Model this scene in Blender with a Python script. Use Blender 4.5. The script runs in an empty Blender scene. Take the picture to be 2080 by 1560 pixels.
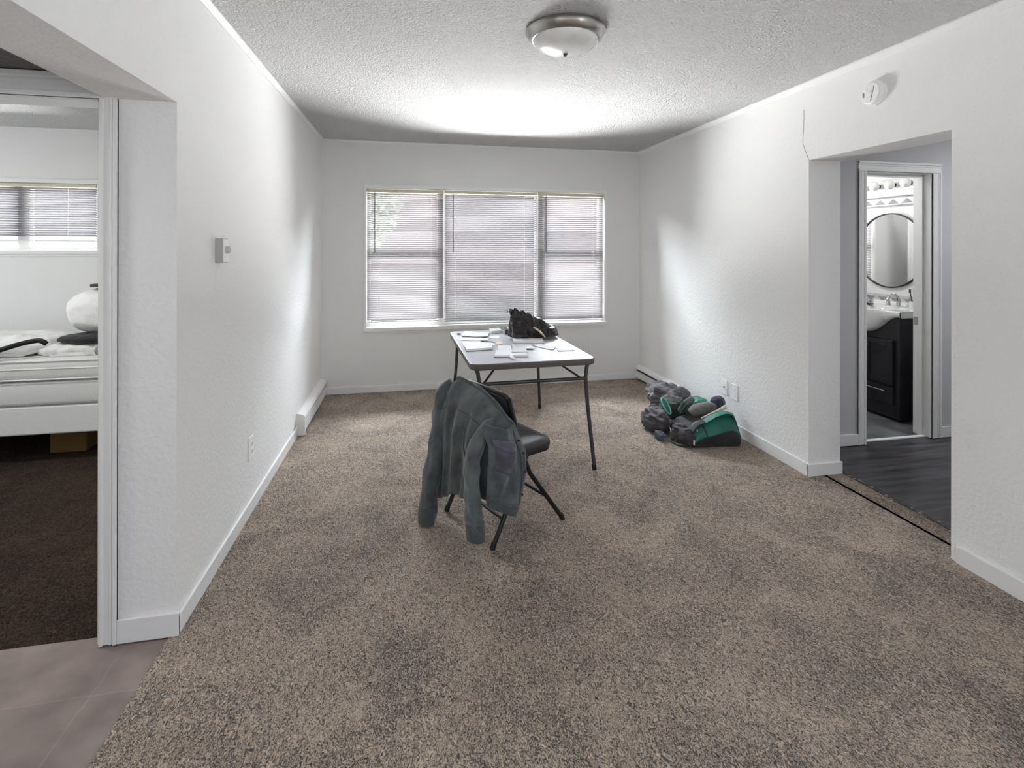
import bpy, bmesh, math, random
from mathutils import Vector, Matrix, noise
random.seed(7)
S = bpy.context.scene
COL = S.collection
# ------------------------------------------------------------------ camera
TH = 0.1968
cam_d = bpy.data.cameras.new('camera'); cam = bpy.data.objects.new('camera', cam_d); COL.objects.link(cam)
cam_d.sensor_width = 36; cam_d.lens = 1026.67 / 2080 * 36; cam_d.shift_y = -(780 - 499.6) / 2080
cam_d.clip_start = 0.05
cam.matrix_world = Matrix.Translation((0, 0, 1.424)) @ Matrix.Rotation(-TH, 4, 'Z') @ Matrix.Rotation(math.pi / 2, 4, 'X') @ Matrix.Rotation(0.0017, 4, 'Z')
S.camera = cam
# ------------------------------------------------------------------ view + render settings
S.view_settings.view_transform = 'Standard'; S.view_settings.look = 'None'
S.view_settings.gamma = 1; S.view_settings.exposure = 0.22; S.view_settings.use_curve_mapping = False
cy = S.cycles
cy.use_denoising = True
cy.use_adaptive_sampling = True; cy.adaptive_threshold = 0.03
cy.max_bounces = 8; cy.diffuse_bounces = 5; cy.glossy_bounces = 3; cy.transmission_bounces = 5; cy.transparent_max_bounces = 8
cy.sample_clamp_indirect = 6; cy.caustics_reflective = False; cy.caustics_refractive = False
# ------------------------------------------------------------------ world
W = bpy.data.worlds.new('sky'); S.world = W; W.use_nodes = True
wn = W.node_tree; bg = wn.nodes['Background']
tc = wn.nodes.new('ShaderNodeTexCoord'); sx = wn.nodes.new('ShaderNodeSeparateXYZ'); cr = wn.nodes.new('ShaderNodeValToRGB')
wn.links.new(tc.outputs['Generated'], sx.inputs[0]); wn.links.new(sx.outputs['Z'], cr.inputs[0])
cr.color_ramp.elements[0].color = (0.86, 0.9, 1.0, 1); cr.color_ramp.elements[1].color = (0.35, 0.55, 1.0, 1)
wn.links.new(cr.outputs[0], bg.inputs[0]); bg.inputs[1].default_value = 1.6
# ------------------------------------------------------------------ sun, window daylight and added fill lights
def sun(name, direction, strength, angle=0.02, color=(1, .96, .9)):
    l = bpy.data.lights.new(name, 'SUN'); l.energy = strength; l.angle = angle; l.color = color
    o = bpy.data.objects.new(name, l); COL.objects.link(o)
    o.rotation_euler = Vector(direction).to_track_quat('-Z', 'Y').to_euler(); return o
sun('sun', (-0.25, 0.75, -0.8), 3.0)
def area(name, loc, direction, sx_, sy_, watts, color=(1, 1, 1), spread=math.pi):
    l = bpy.data.lights.new(name, 'AREA'); l.shape = 'RECTANGLE'; l.size = sx_; l.size_y = sy_; l.energy = watts; l.color = color; l.spread = spread
    o = bpy.data.objects.new(name, l); COL.objects.link(o); o.location = loc
    o.rotation_euler = Vector(direction).to_track_quat('-Z', 'Y').to_euler(); return o
# sky light falling on the blinds from above, and light bounced up by the sunny yard (main window, bedroom, bathroom)
area('sky_light_main', (0.8, 7.2, 3.3), (0, -0.8, -0.75), 4.6, 1.8, 1950, (0.86, 0.93, 1.0))
area('patio_bounce_main', (0.8, 9.0, -0.3), (0, 0, 1), 9.0, 3.2, 9500, (0.98, 0.98, 1.0))
area('patio_near_main', (0.8, 6.5, -0.3), (0, -0.2, 1), 4.0, 1.0, 700, (1, 1, 1))
area('sky_light_bedroom', (-3.5, 6.2, 2.9), (0, -0.8, -0.7), 2.4, 1.2, 800, (0.95, 0.97, 1.0))
area('fill_bedroom_side', (-5.45, 3.6, 1.5), (1, 0, 0), 1.6, 1.2, 24, (0.98, 0.99, 1.0))  # fill added through a made-up side opening, out of view
area('daylight_bathroom', (3.45, 5.6, 1.9), (0, -1, -0.2), 0.8, 1.0, 480)
area('fill_bathroom', (3.3, 4.0, 2.40), (0, 0, -1), 0.3, 0.3, 12, (0.98, 0.99, 1.0))  # added fill for the bathroom, not a known fixture
# added fill from behind the camera, through made-up window holes
area('fill_rear', (0.8, -2.75, 1.45), (0, 1, 0.1), 2.4, 1.5, 5, (0.97, 0.98, 1.0))
area('fill_right', (2.46, -1.3, 1.3), (-1, 0.1, 0), 2.0, 1.6, 23, (0.97, 0.98, 1.0))
area('fill_left', (-0.88, -1.2, 1.3), (1, 0.1, 0), 1.6, 1.3, 17, (0.97, 0.98, 1.0))
area('fill_bedroom', (-2.7, 2.75, 2.38), (0, 0, -1), 0.3, 0.3, 15, (1, 1, .98))  # added fill for the bed front, no fixture there
# added fill lights out of view: entry by the bedroom door, side hall round the corner
area('fill_entry', (-1.9, 1.7, 1.98), (0, 0, -1), 0.25, 0.25, 8, (1, .98, .96))
area('fill_hall', (4.3, 2.1, 2.38), (0, 0, -1), 0.3, 0.3, 15, (0.97, 0.98, 1.0))

# ================================================================== materials
def rgb(r, g, b):
    f = lambda c: (c / 255 / 12.92) if c / 255 <= 0.04045 else ((c / 255 + 0.055) / 1.055) ** 2.4
    return (f(r), f(g), f(b), 1)
def mat(name, col, rough=0.6, metal=0.0, bump=None, var=None, sheen=0.0, coat=0.0, spec=0.5, trans=0.0, space='Object'):
    """bump = (scale, strength, distance, detail); var = (scale, second colour, lo, hi)"""
    m = bpy.data.materials.new(name); m.use_nodes = True; nt = m.node_tree; b = nt.nodes['Principled BSDF']
    b.inputs['Base Color'].default_value = col; b.inputs['Roughness'].default_value = rough; b.inputs['Metallic'].default_value = metal
    b.inputs['Sheen Weight'].default_value = sheen; b.inputs['Coat Weight'].default_value = coat
    b.inputs['Specular IOR Level'].default_value = spec; b.inputs['Transmission Weight'].default_value = trans
    t = nt.nodes.new('ShaderNodeTexCoord')
    if bump:
        n = nt.nodes.new('ShaderNodeTexNoise'); n.inputs['Scale'].default_value = bump[0]; n.inputs['Detail'].default_value = bump[3] if len(bump) > 3 else 3
        nt.links.new(t.outputs[space], n.inputs['Vector'])
        bp = nt.nodes.new('ShaderNodeBump'); bp.inputs['Strength'].default_value = bump[1]; bp.inputs['Distance'].default_value = bump[2]
        nt.links.new(n.outputs['Fac'], bp.inputs['Height']); nt.links.new(bp.outputs[0], b.inputs['Normal'])
    if var:
        n = nt.nodes.new('ShaderNodeTexNoise'); n.inputs['Scale'].default_value = var[0]; n.inputs['Detail'].default_value = 5
        nt.links.new(t.outputs[space], n.inputs['Vector'])
        mr = nt.nodes.new('ShaderNodeMapRange'); mr.inputs[1].default_value = var[2]; mr.inputs[2].default_value = var[3]
        nt.links.new(n.outputs['Fac'], mr.inputs[0])
        mx = nt.nodes.new('ShaderNodeMix'); mx.data_type = 'RGBA'; mx.inputs[6].default_value = col; mx.inputs[7].default_value = var[1]
        nt.links.new(mr.outputs[0], mx.inputs[0]); nt.links.new(mx.outputs[2], b.inputs['Base Color'])
    return m
def nodes(m): return m.node_tree, m.node_tree.nodes['Principled BSDF']

WALL = mat('painted_wall', rgb(242, 242, 240), 0.75, bump=(50, 0.42, 0.009, 4), spec=0.3)
WALLS = mat('painted_wall_smooth', rgb(233, 233, 231), 0.75, bump=(70, 0.2, 0.004, 3), spec=0.3)
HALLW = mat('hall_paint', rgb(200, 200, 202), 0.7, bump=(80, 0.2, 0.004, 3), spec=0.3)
TRIM = mat('white_trim_paint', rgb(238, 238, 236), 0.4, bump=(25, 0.12, 0.003))
PLAST = mat('white_plastic', rgb(250, 250, 248), 0.35)
GREYPL = mat('shade_grey_plastic', rgb(150, 150, 146), 0.5)
METALW = mat('white_enamel', rgb(240, 240, 238), 0.3)
DARKSLOT = mat('dark_slot', rgb(48, 50, 54), 0.7)
BLACKMET = mat('black_metal', rgb(28, 27, 28), 0.4, metal=0.3)
GREYMET = mat('charcoal_metal', rgb(62, 61, 60), 0.42, metal=0.3)
CHROME = mat('chrome', rgb(200, 200, 200), 0.18, metal=1.0)
NICKEL = mat('brushed_nickel', rgb(176, 174, 170), 0.28, metal=1.0)

# popcorn ceiling
def popcorn(name, col):
    m = mat(name, col, 0.95, spec=0.1); nt, b = nodes(m)
    t = nt.nodes.new('ShaderNodeTexCoord')
    v = nt.nodes.new('ShaderNodeTexVoronoi'); v.inputs['Scale'].default_value = 95; v.feature = 'SMOOTH_F1'
    n = nt.nodes.new('ShaderNodeTexNoise'); n.inputs['Scale'].default_value = 130; n.inputs['Detail'].default_value = 4
    n2 = nt.nodes.new('ShaderNodeTexNoise'); n2.inputs['Scale'].default_value = 42; n2.inputs['Detail'].default_value = 3; n2.inputs['Distortion'].default_value = 1.2
    for q in (v, n, n2): nt.links.new(t.outputs['Object'], q.inputs['Vector'])
    a = nt.nodes.new('ShaderNodeMath'); a.operation = 'MULTIPLY_ADD'; a.inputs[1].default_value = -0.8
    nt.links.new(v.outputs['Distance'], a.inputs[0]); nt.links.new(n.outputs['Fac'], a.inputs[2])
    c = nt.nodes.new('ShaderNodeMath'); c.operation = 'MULTIPLY_ADD'; c.inputs[1].default_value = 1.4
    nt.links.new(n2.outputs['Fac'], c.inputs[0]); nt.links.new(a.outputs[0], c.inputs[2])
    bp = nt.nodes.new('ShaderNodeBump'); bp.inputs['Strength'].default_value = 1.0; bp.inputs['Distance'].default_value = 0.022
    nt.links.new(c.outputs[0], bp.inputs['Height']); nt.links.new(bp.outputs[0], b.inputs['Normal'])
    return m
POP = popcorn('popcorn_ceiling', rgb(240, 240, 238))
POP_SHADE = popcorn('shaded_popcorn_ceiling', rgb(150, 150, 148))  # same popcorn, its colour darkened for the unlit entry

# carpet: curly pile with light and dark yarn and trodden patches
def carpet(name, light, mid, dark, sheen=0.35):
    m = mat(name, mid, 1.0, spec=0.05, sheen=sheen); nt, b = nodes(m); b.inputs['Sheen Roughness'].default_value = 0.6
    t = nt.nodes.new('ShaderNodeTexCoord')
    mp = nt.nodes.new('ShaderNodeMapping'); mp.inputs['Rotation'].default_value = (0, 0, 0.5); mp.inputs['Scale'].default_value = (1.0, 0.62, 1)
    nt.links.new(t.outputs['Object'], mp.inputs[0])
    n = nt.nodes.new('ShaderNodeTexNoise'); n.inputs['Scale'].default_value = 105; n.inputs['Detail'].default_value = 2.0; n.inputs['Distortion'].default_value = 2.2; n.inputs['Roughness'].default_value = 0.55
    nt.links.new(mp.outputs[0], n.inputs['Vector'])
    p = nt.nodes.new('ShaderNodeTexNoise'); p.inputs['Scale'].default_value = 3.2; p.inputs['Detail'].default_value = 5; p.inputs['Distortion'].default_value = 0.8
    nt.links.new(t.outputs['Object'], p.inputs['Vector'])
    add = nt.nodes.new('ShaderNodeMath'); add.operation = 'MULTIPLY_ADD'; add.inputs[1].default_value = 0.27
    nt.links.new(p.outputs['Fac'], add.inputs[0]); nt.links.new(n.outputs['Fac'], add.inputs[2])
    r = nt.nodes.new('ShaderNodeValToRGB'); e = r.color_ramp.elements
    e[0].position = 0.515; e[0].color = dark; e[1].position = 0.77; e[1].color = light
    k = e.new(0.63); k.color = mid
    nt.links.new(add.outputs[0], r.inputs[0]); nt.links.new(r.outputs[0], b.inputs['Base Color'])
    bp = nt.nodes.new('ShaderNodeBump'); bp.inputs['Strength'].default_value = 1.0; bp.inputs['Distance'].default_value = 0.02
    nt.links.new(n.outputs['Fac'], bp.inputs['Height']); nt.links.new(bp.outputs[0], b.inputs['Normal'])
    return m
CARPET = carpet('beige_carpet', rgb(222, 200, 178), rgb(163, 141, 121), rgb(46, 36, 28))
CARPET_SHADE = carpet('shaded_brown_carpet', rgb(92, 72, 56), rgb(60, 45, 34), rgb(28, 20, 16), 0.05)  # bedroom copy of the carpet, shadow put into its darker colours

def planks(name, c1, c2, rot, rough):
    m = mat(name, c1, rough); nt, b = nodes(m)
    t = nt.nodes.new('ShaderNodeTexCoord'); mp = nt.nodes.new('ShaderNodeMapping'); mp.inputs['Rotation'].default_value = (0, 0, rot)
    nt.links.new(t.outputs['Object'], mp.inputs[0])
    br = nt.nodes.new('ShaderNodeTexBrick'); br.inputs['Scale'].default_value = 1; br.inputs['Mortar Size'].default_value = 0.0015
    br.inputs['Brick Width'].default_value = 0.9; br.inputs['Row Height'].default_value = 0.12
    br.inputs['Color1'].default_value = c1; br.inputs['Color2'].default_value = c2; br.inputs['Mortar'].default_value = rgb(20, 20, 22)
    nt.links.new(mp.outputs[0], br.inputs['Vector'])
    mp2 = nt.nodes.new('ShaderNodeMapping'); mp2.inputs['Scale'].default_value = (2.2, 24, 1); nt.links.new(mp.outputs[0], mp2.inputs[0])
    n = nt.nodes.new('ShaderNodeTexNoise'); n.inputs['Scale'].default_value = 1.0; n.inputs['Detail'].default_value = 6; nt.links.new(mp2.outputs[0], n.inputs['Vector'])
    mr = nt.nodes.new('ShaderNodeMapRange'); mr.inputs[1].default_value = .3; mr.inputs[2].default_value = .7; mr.inputs[3].default_value = .35; mr.inputs[4].default_value = 1.75
    nt.links.new(n.outputs['Fac'], mr.inputs[0])
    mx = nt.nodes.new('ShaderNodeVectorMath'); mx.operation = 'SCALE'; nt.links.new(br.outputs['Color'], mx.inputs[0]); nt.links.new(mr.outputs[0], mx.inputs['Scale'])
    nt.links.new(mx.outputs[0], b.inputs['Base Color'])
    return m
VINYL = planks('dark_vinyl_planks', rgb(72, 70, 74), rgb(58, 56, 60), 0.0, 0.38)
BATHF = mat('grey_bath_floor', rgb(120, 120, 122), 0.4, var=(6, rgb(86, 86, 88), .35, .65))
# slate-look tile by the entry
def slate():
    m = mat('grey_brown_slate_tile', rgb(128, 114, 110), 0.5); nt, b = nodes(m)
    t = nt.nodes.new('ShaderNodeTexCoord'); mp = nt.nodes.new('ShaderNodeMapping'); mp.inputs['Location'].default_value = (0.385, -0.04, 0); nt.links.new(t.outputs['Object'], mp.inputs[0])
    w = nt.nodes.new('ShaderNodeTexNoise'); w.inputs['Scale'].default_value = 9; nt.links.new(mp.outputs[0], w.inputs['Vector'])
    ad = nt.nodes.new('ShaderNodeVectorMath'); ad.operation = 'MULTIPLY_ADD'; ad.inputs[1].default_value = (.02, .02, .02)
    nt.links.new(w.outputs['Color'], ad.inputs[0]); nt.links.new(mp.outputs[0], ad.inputs[2])
    br = nt.nodes.new('ShaderNodeTexBrick'); br.offset = 0.0; br.inputs['Scale'].default_value = 1; br.inputs['Brick Width'].default_value = .6; br.inputs['Row Height'].default_value = .3
    br.inputs['Mortar Size'].default_value = .0025; br.inputs['Color1'].default_value = rgb(140, 125, 119); br.inputs['Color2'].default_value = rgb(130, 117, 112); br.inputs['Mortar'].default_value = rgb(146, 132, 124)
    nt.links.new(ad.outputs[0], br.inputs['Vector'])
    n = nt.nodes.new('ShaderNodeTexNoise'); n.inputs['Scale'].default_value = 7; n.inputs['Detail'].default_value = 7; nt.links.new(mp.outputs[0], n.inputs['Vector'])
    mr = nt.nodes.new('ShaderNodeMapRange'); mr.inputs[1].default_value = .3; mr.inputs[2].default_value = .7; mr.inputs[3].default_value = .72; mr.inputs[4].default_value = 1.2
    nt.links.new(n.outputs['Fac'], mr.inputs[0])
    mx = nt.nodes.new('ShaderNodeVectorMath'); mx.operation = 'SCALE'; nt.links.new(br.outputs['Color'], mx.inputs[0]); nt.links.new(mr.outputs[0], mx.inputs['Scale'])
    nt.links.new(mx.outputs[0], b.inputs['Base Color'])
    bp = nt.nodes.new('ShaderNodeBump'); bp.inputs['Strength'].default_value = .4; bp.inputs['Distance'].default_value = .006; nt.links.new(n.outputs['Fac'], bp.inputs['Height']); nt.links.new(bp.outputs[0], b.inputs['Normal'])
    return m
SLATE = slate()
def glass(name):
    m = bpy.data.materials.new(name); m.use_nodes = True; nt = m.node_tree; nt.nodes.clear()
    o = nt.nodes.new('ShaderNodeOutputMaterial'); t = nt.nodes.new('ShaderNodeBsdfTransparent'); g = nt.nodes.new('ShaderNodeBsdfGlossy'); g.inputs['Roughness'].default_value = 0.02
    f = nt.nodes.new('ShaderNodeFresnel'); f.inputs['IOR'].default_value = 1.3; mx = nt.nodes.new('ShaderNodeMixShader')
    nt.links.new(f.outputs[0], mx.inputs[0]); nt.links.new(t.outputs[0], mx.inputs[1]); nt.links.new(g.outputs[0], mx.inputs[2]); nt.links.new(mx.outputs[0], o.inputs[0])
    return m
GLASS = glass('window_glass')
def translucent(name, col, tcol, fac):
    m = bpy.data.materials.new(name); m.use_nodes = True; nt = m.node_tree; nt.nodes.clear()
    o = nt.nodes.new('ShaderNodeOutputMaterial'); d = nt.nodes.new('ShaderNodeBsdfDiffuse'); t = nt.nodes.new('ShaderNodeBsdfTranslucent'); mx = nt.nodes.new('ShaderNodeMixShader')
    n = nt.nodes.new('ShaderNodeTexNoise'); n.inputs['Scale'].default_value = 1.5; tcn = nt.nodes.new('ShaderNodeTexCoord'); nt.links.new(tcn.outputs['Object'], n.inputs['Vector'])
    mr = nt.nodes.new('ShaderNodeMapRange'); mr.inputs[3].default_value = .9; mr.inputs[4].default_value = 1.05; nt.links.new(n.outputs['Fac'], mr.inputs[0])
    sc = nt.nodes.new('ShaderNodeVectorMath'); sc.operation = 'SCALE'; sc.inputs[0].default_value = col[:3]; nt.links.new(mr.outputs[0], sc.inputs['Scale']); nt.links.new(sc.outputs[0], d.inputs[0])
    t.inputs[0].default_value = tcol; mx.inputs[0].default_value = fac
    nt.links.new(d.outputs[0], mx.inputs[1]); nt.links.new(t.outputs[0], mx.inputs[2]); nt.links.new(mx.outputs[0], o.inputs[0])
    return m
SLAT = translucent('white_vinyl_slat', rgb(140, 138, 140), rgb(206, 203, 204), 0.05)
HEADR = mat('cream_headrail', rgb(206, 200, 176), .5)
CORD = mat('white_cord', rgb(235, 235, 228), .8)
WAND = mat('clear_grey_wand', rgb(64, 60, 66), .3)

# ================================================================== mesh helpers
ROOTS = {}
class MB:
    def __init__(s): s.v = []; s.f = []
    def add(s, vs, fs):
        k = len(s.v); s.v += [Vector(p) for p in vs]; s.f += [tuple(i + k for i in f) for f in fs]; return s
    def box(s, x0, x1, y0, y1, z0, z1, bev=0.0, seg=2, R=None):
        bm = bmesh.new(); r = bmesh.ops.create_cube(bm, size=1)
        for v in bm.verts: v.co = Vector((x0 + (v.co.x + .5) * (x1 - x0), y0 + (v.co.y + .5) * (y1 - y0), z0 + (v.co.z + .5) * (z1 - z0)))
        if bev: bmesh.ops.bevel(bm, geom=bm.edges[:], offset=bev, segments=seg, affect='EDGES', profile=.5)
        if R is not None: bmesh.ops.transform(bm, matrix=R, verts=bm.verts[:])
        s.from_bm(bm); return s
    def from_bm(s, bm):
        bm.verts.index_update(); s.add([v.co.copy() for v in bm.verts], [[v.index for v in f.verts] for f in bm.faces]); bm.free()
    def tube(s, path, rad, n=10, caps=True, flat=None, up=(0, 0, 1)):
        """path of points, one radius or one per point; flat = (a, b) scales across / along 'up'"""
        P = [Vector(p) for p in path]; m = len(P); rad = rad if isinstance(rad, (list, tuple)) else [rad] * m
        rings = []
        prev = None
        for i in range(m):
            t = (P[min(i + 1, m - 1)] - P[max(i - 1, 0)]).normalized()
            if prev is None:
                a = t.cross(Vector(up)); a = a if a.length > 1e-3 else t.cross(Vector((1, 0, 0)))
            else: a = prev - t * prev.dot(t)
            a.normalize(); prev = a; b = t.cross(a)
            fa, fb = flat if flat else (1, 1)
            rings.append([P[i] + a * math.cos(2 * math.pi * k / n) * rad[i] * fa + b * math.sin(2 * math.pi * k / n) * rad[i] * fb for k in range(n)])
        vs = [p for r in rings for p in r]; fs = []
        for i in range(m - 1):
            for k in range(n): fs.append((i * n + k, i * n + (k + 1) % n, (i + 1) * n + (k + 1) % n, (i + 1) * n + k))
        if caps: fs.append(tuple(range(n))[::-1]); fs.append(tuple((m - 1) * n + k for k in range(n)))
        return s.add(vs, fs)
    def cyl(s, p0, p1, r, n=16, r1=None): return s.tube([p0, p1], [r, r if r1 is None else r1], n)
    def grid(s, fn, nu, nv, closed=False):
        vs = [fn(i / nu, j / nv) for j in range(nv + 1) for i in range(nu + (0 if closed else 1))]
        w = nu if closed else nu + 1; fs = []
        for j in range(nv):
            for i in range(nu):
                a = j * w + i; b = j * w + (i + 1) % w; fs.append((a, b, b + w, a + w))
        return s.add(vs, fs)
    def lathe(s, prof, c, n=40, axis='Z'):
        """prof: list of (r, h) along axis"""
        vs = []
        for r, h in prof:
            for k in range(n):
                a = 2 * math.pi * k / n; p = (r * math.cos(a), r * math.sin(a), h)
                if axis == 'X': p = (h, r * math.cos(a), r * math.sin(a))
                if axis == 'Y': p = (r * math.cos(a), h, r * math.sin(a))
                vs.append(Vector(c) + Vector(p))
        fs = []
        for i in range(len(prof) - 1):
            for k in range(n): fs.append((i * n + k, i * n + (k + 1) % n, (i + 1) * n + (k + 1) % n, (i + 1) * n + k))
        return s.add(vs, fs)
    def prism(s, poly, z0, z1):
        n = len(poly); vs = [(x, y, z0) for x, y in poly] + [(x, y, z1) for x, y in poly]
        fs = [tuple(range(n))[::-1], tuple(range(n, 2 * n))] + [(i, (i + 1) % n, n + (i + 1) % n, n + i) for i in range(n)]
        return s.add(vs, fs)
def part(name, mb, m, parent=None, smooth=False, solid=0.0, sub=0, auto=None, bevel=0.0):
    me = bpy.data.meshes.new(name); vs = mb.v
    Mw = ROOTS.get(parent.name) if parent else None
    if Mw is not None:
        iv = Mw.inverted(); vs = [iv @ v for v in vs]
    me.from_pydata([tuple(v) for v in vs], [], mb.f)
    bm = bmesh.new(); bm.from_mesh(me); bmesh.ops.remove_doubles(bm, verts=bm.verts[:], dist=1e-6)
    bmesh.ops.recalc_face_normals(bm, faces=bm.faces[:]); bm.to_mesh(me); bm.free()
    me.materials.append(m)
    o = bpy.data.objects.new(name, me); COL.objects.link(o)
    if parent: o.parent = parent; ROOTS[o.name] = Mw if Mw is not None else Matrix.Identity(4)
    if smooth:
        for p in me.polygons: p.use_smooth = True
    if solid:
        k = o.modifiers.new('thickness', 'SOLIDIFY'); k.thickness = abs(solid); k.offset = 0 if solid < 0 else -1
    if bevel:
        k = o.modifiers.new('bevel', 'BEVEL'); k.width = bevel; k.segments = 2; k.limit_method = 'ANGLE'; k.angle_limit = 0.6
    if sub:
        k = o.modifiers.new('sub', 'SUBSURF'); k.levels = sub; k.render_levels = sub
    if auto:
        me.set_sharp_from_angle(angle=auto)
    return o
def tag(o, label=None, cat=None, group=None, kind=None):
    if label: o['label'] = label
    if cat: o['category'] = cat
    if group: o['group'] = group
    if kind: o['kind'] = kind
    return o
def thing(name, label, cat, loc=(0, 0, 0), rz=0.0, group=None):
    o = bpy.data.objects.new(name, None); COL.objects.link(o); o.location = loc; o.rotation_euler = (0, 0, rz); o.empty_display_size = .05
    ROOTS[o.name] = Matrix.Translation(loc) @ Matrix.Rotation(rz, 4, 'Z'); return tag(o, label, cat, group)
def single(name, mb, m, label, cat, loc=None, group=None, **kw):
    """one-mesh thing, origin at loc"""
    if loc is not None:
        mb.v = [v - Vector(loc) for v in mb.v]
    o = part(name, mb, m, None, **kw)
    if loc is not None: o.location = loc
    return tag(o, label, cat, group)
def struct(name, mb, m, parent=None, label=None, **kw):
    o = part(name, mb, m, parent, **kw)
    if not parent: o['kind'] = 'structure'
    if label: o['label'] = label
    return o
def sempty(name, loc=(0, 0, 0), label=None):
    o = bpy.data.objects.new(name, None); COL.objects.link(o); o.location = loc; ROOTS[o.name] = Matrix.Translation(loc); o['kind'] = 'structure'
    if label: o['label'] = label
    return o
def smooth01(t): t = max(0, min(1, t)); return t * t * (3 - 2 * t)
def lerp(a, b, t): return a + (b - a) * t
def interp(pts, t):
    n = len(pts) - 1; x = max(0, min(1, t)) * n; i = min(int(x), n - 1); f = x - i
    P = [Vector(p) for p in pts]
    p0, p1, p2, p3 = P[max(i - 1, 0)], P[i], P[i + 1], P[min(i + 2, n)]
    return 0.5 * ((2 * p1) + (p2 - p0) * f + (2 * p0 - 5 * p1 + 4 * p2 - p3) * f * f + (3 * p1 - p0 - 3 * p2 + p3) * f ** 3)

# ================================================================== room shell
XL, XR, YB, C = -0.842, 2.418, 5.086, 2.44
YJL, YJF, YJN, YH = 2.056, 2.715, 1.87, 3.08
YR = -2.6
# floors
struct('floor', MB().box(XL - .02, XR + .12, YR - .1, YB + .2, -.08, 0.0).box(XR + .1, 2.66, YJN, YJF, -.08, 0.0), CARPET, label='beige curly carpet of the living room')
struct('floor_bedroom', MB().box(-5.2, -1.0, 2.1, YB + .2, -.08, -.002), CARPET_SHADE, label='bedroom carpet with shade darkened into its brown')
struct('floor_entry', MB().box(-2.7, XL - .02, -1.2, 2.1, -.08, -.004), SLATE, label='grey brown slate look tile by the bedroom door')
struct('floor_hall', MB().box(2.66, 5.3, 1.2, 3.14, -.08, -.004), VINYL, label='dark vinyl planks in the side hall')
struct('floor_bathroom', MB().box(2.66, 4.4, 3.14, YB + .2, -.08, -.003), BATHF, label='grey bathroom floor')
struct('trim_threshold_hall', MB().box(2.655, 2.685, YJN - .2, YJF + .36, -.004, .004), mat('dark_strip', rgb(60, 56, 54), .5, var=(30, rgb(150, 140, 130), .55, .62)))
struct('trim_threshold_bathroom', MB().box(3.215, 3.80, 3.11, 3.14, -.004, .006, .002), TRIM)
# ceilings
struct('ceiling', MB().box(XL - .2, XR + .2, YR - .1, YB + .2, C, C + .1), POP, label='white popcorn textured ceiling')
struct('ceiling_entry', MB().box(-2.75, -1.03, -1.2, 2.06, 2.035, 2.2), POP_SHADE, label='low popcorn ceiling outside the bedroom')
struct('ceiling_bedroom', MB().box(-5.2, -1.0, 2.0, YB + .2, C, C + .1), POP)
struct('ceiling_hall', MB().box(XR + .2, 5.3, 1.2, YB + .2, C, C + .1), POP)
# walls
def holes(mb, x0, x1, z0, z1, hs, mk):
    """rect grid with rectangular holes; mk(a0,a1,z0,z1) adds the box"""
    xs = sorted({x0, x1, *[h[0] for h in hs], *[h[1] for h in hs]}); zs = sorted({z0, z1, *[h[2] for h in hs], *[h[3] for h in hs]})
    for a, b in zip(xs, xs[1:]):
        run = None
        for c, d in zip(zs, zs[1:]):
            if any(h[0] <= (a + b) / 2 <= h[1] and h[2] <= (c + d) / 2 <= h[3] for h in hs): continue
            mk(a, b, c, d)
WX0, WX1, WZ0, WZ1 = -0.43, 2.02, 0.62, 1.985       # main window hole
BW = (-4.3, -2.71, 1.375, 1.965)                     # bedroom window hole
TW = (3.14, 3.72, 1.0, 1.85)                         # bathroom window hole
mb = MB(); holes(mb, XL - .2, XR + .2, 0, C, [(WX0, WX1, WZ0, WZ1)], lambda a, b, c, d: mb.box(a, b, YB, YB + .16, c, d)); struct('wall_back', mb, WALLS, label='grey back wall around the big window')
mb = MB(); holes(mb, -5.2, XL - .2, 0, C, [BW], lambda a, b, c, d: mb.box(a, b, YB, YB + .16, c, d)); struct('wall_bedroom_back', mb, WALLS)
mb = MB(); holes(mb, XR + .2, 4.4, 0, C, [TW], lambda a, b, c, d: mb.box(a, b, YB, YB + .16, c, d)); struct('wall_bathroom_back', mb, WALLS)
mb = MB(); holes(mb, YR, YB, 0, C, [(0.7, YJL, 0, 1.9485), (-2.05, -.35, .6, 2.0)], lambda a, b, c, d: mb.box(XL - .23, XL, a, b, c, d)); struct('wall_left', mb, WALL, label='bright textured left wall with wide opening')  # hole behind the camera made up for the left fill light
mb = MB(); holes(mb, YR, YB, 0, C, [(YJN, YJF, 0, 1.9587), (-2.35, -.25, .45, 2.15)], lambda a, b, c, d: mb.box(XR, XR + .23, a, b, c, d)); WR = struct('wall_right', mb, WALL, label='textured right wall with hall opening')  # hole behind the camera added for the right fill light
mb = MB()
for k, (y, z) in enumerate([(2.756, 2.285), (2.755, 2.235), (2.757, 2.16), (2.765, 2.10), (2.763, 2.068)]):
    y2, z2 = [(2.755, 2.235), (2.757, 2.16), (2.765, 2.10), (2.763, 2.068), (2.716, 1.962)][k]
    mb.tube([(XR, y, z), (XR, y2, z2)], .0016, 4)
struct('crack', mb, mat('crack_shadow', rgb(120, 118, 112), .9), WR, label='thin plaster crack above the opening corner')
# rear wall (behind the camera) with a hole added for the fill light
mb = MB(); holes(mb, XL - .2, XR + .2, 0, C, [(-.4, 2.0, .7, 2.15)], lambda a, b, c, d: mb.box(a, b, YR - .12, YR, c, d)); struct('wall_rear', mb, WALLS)
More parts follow.
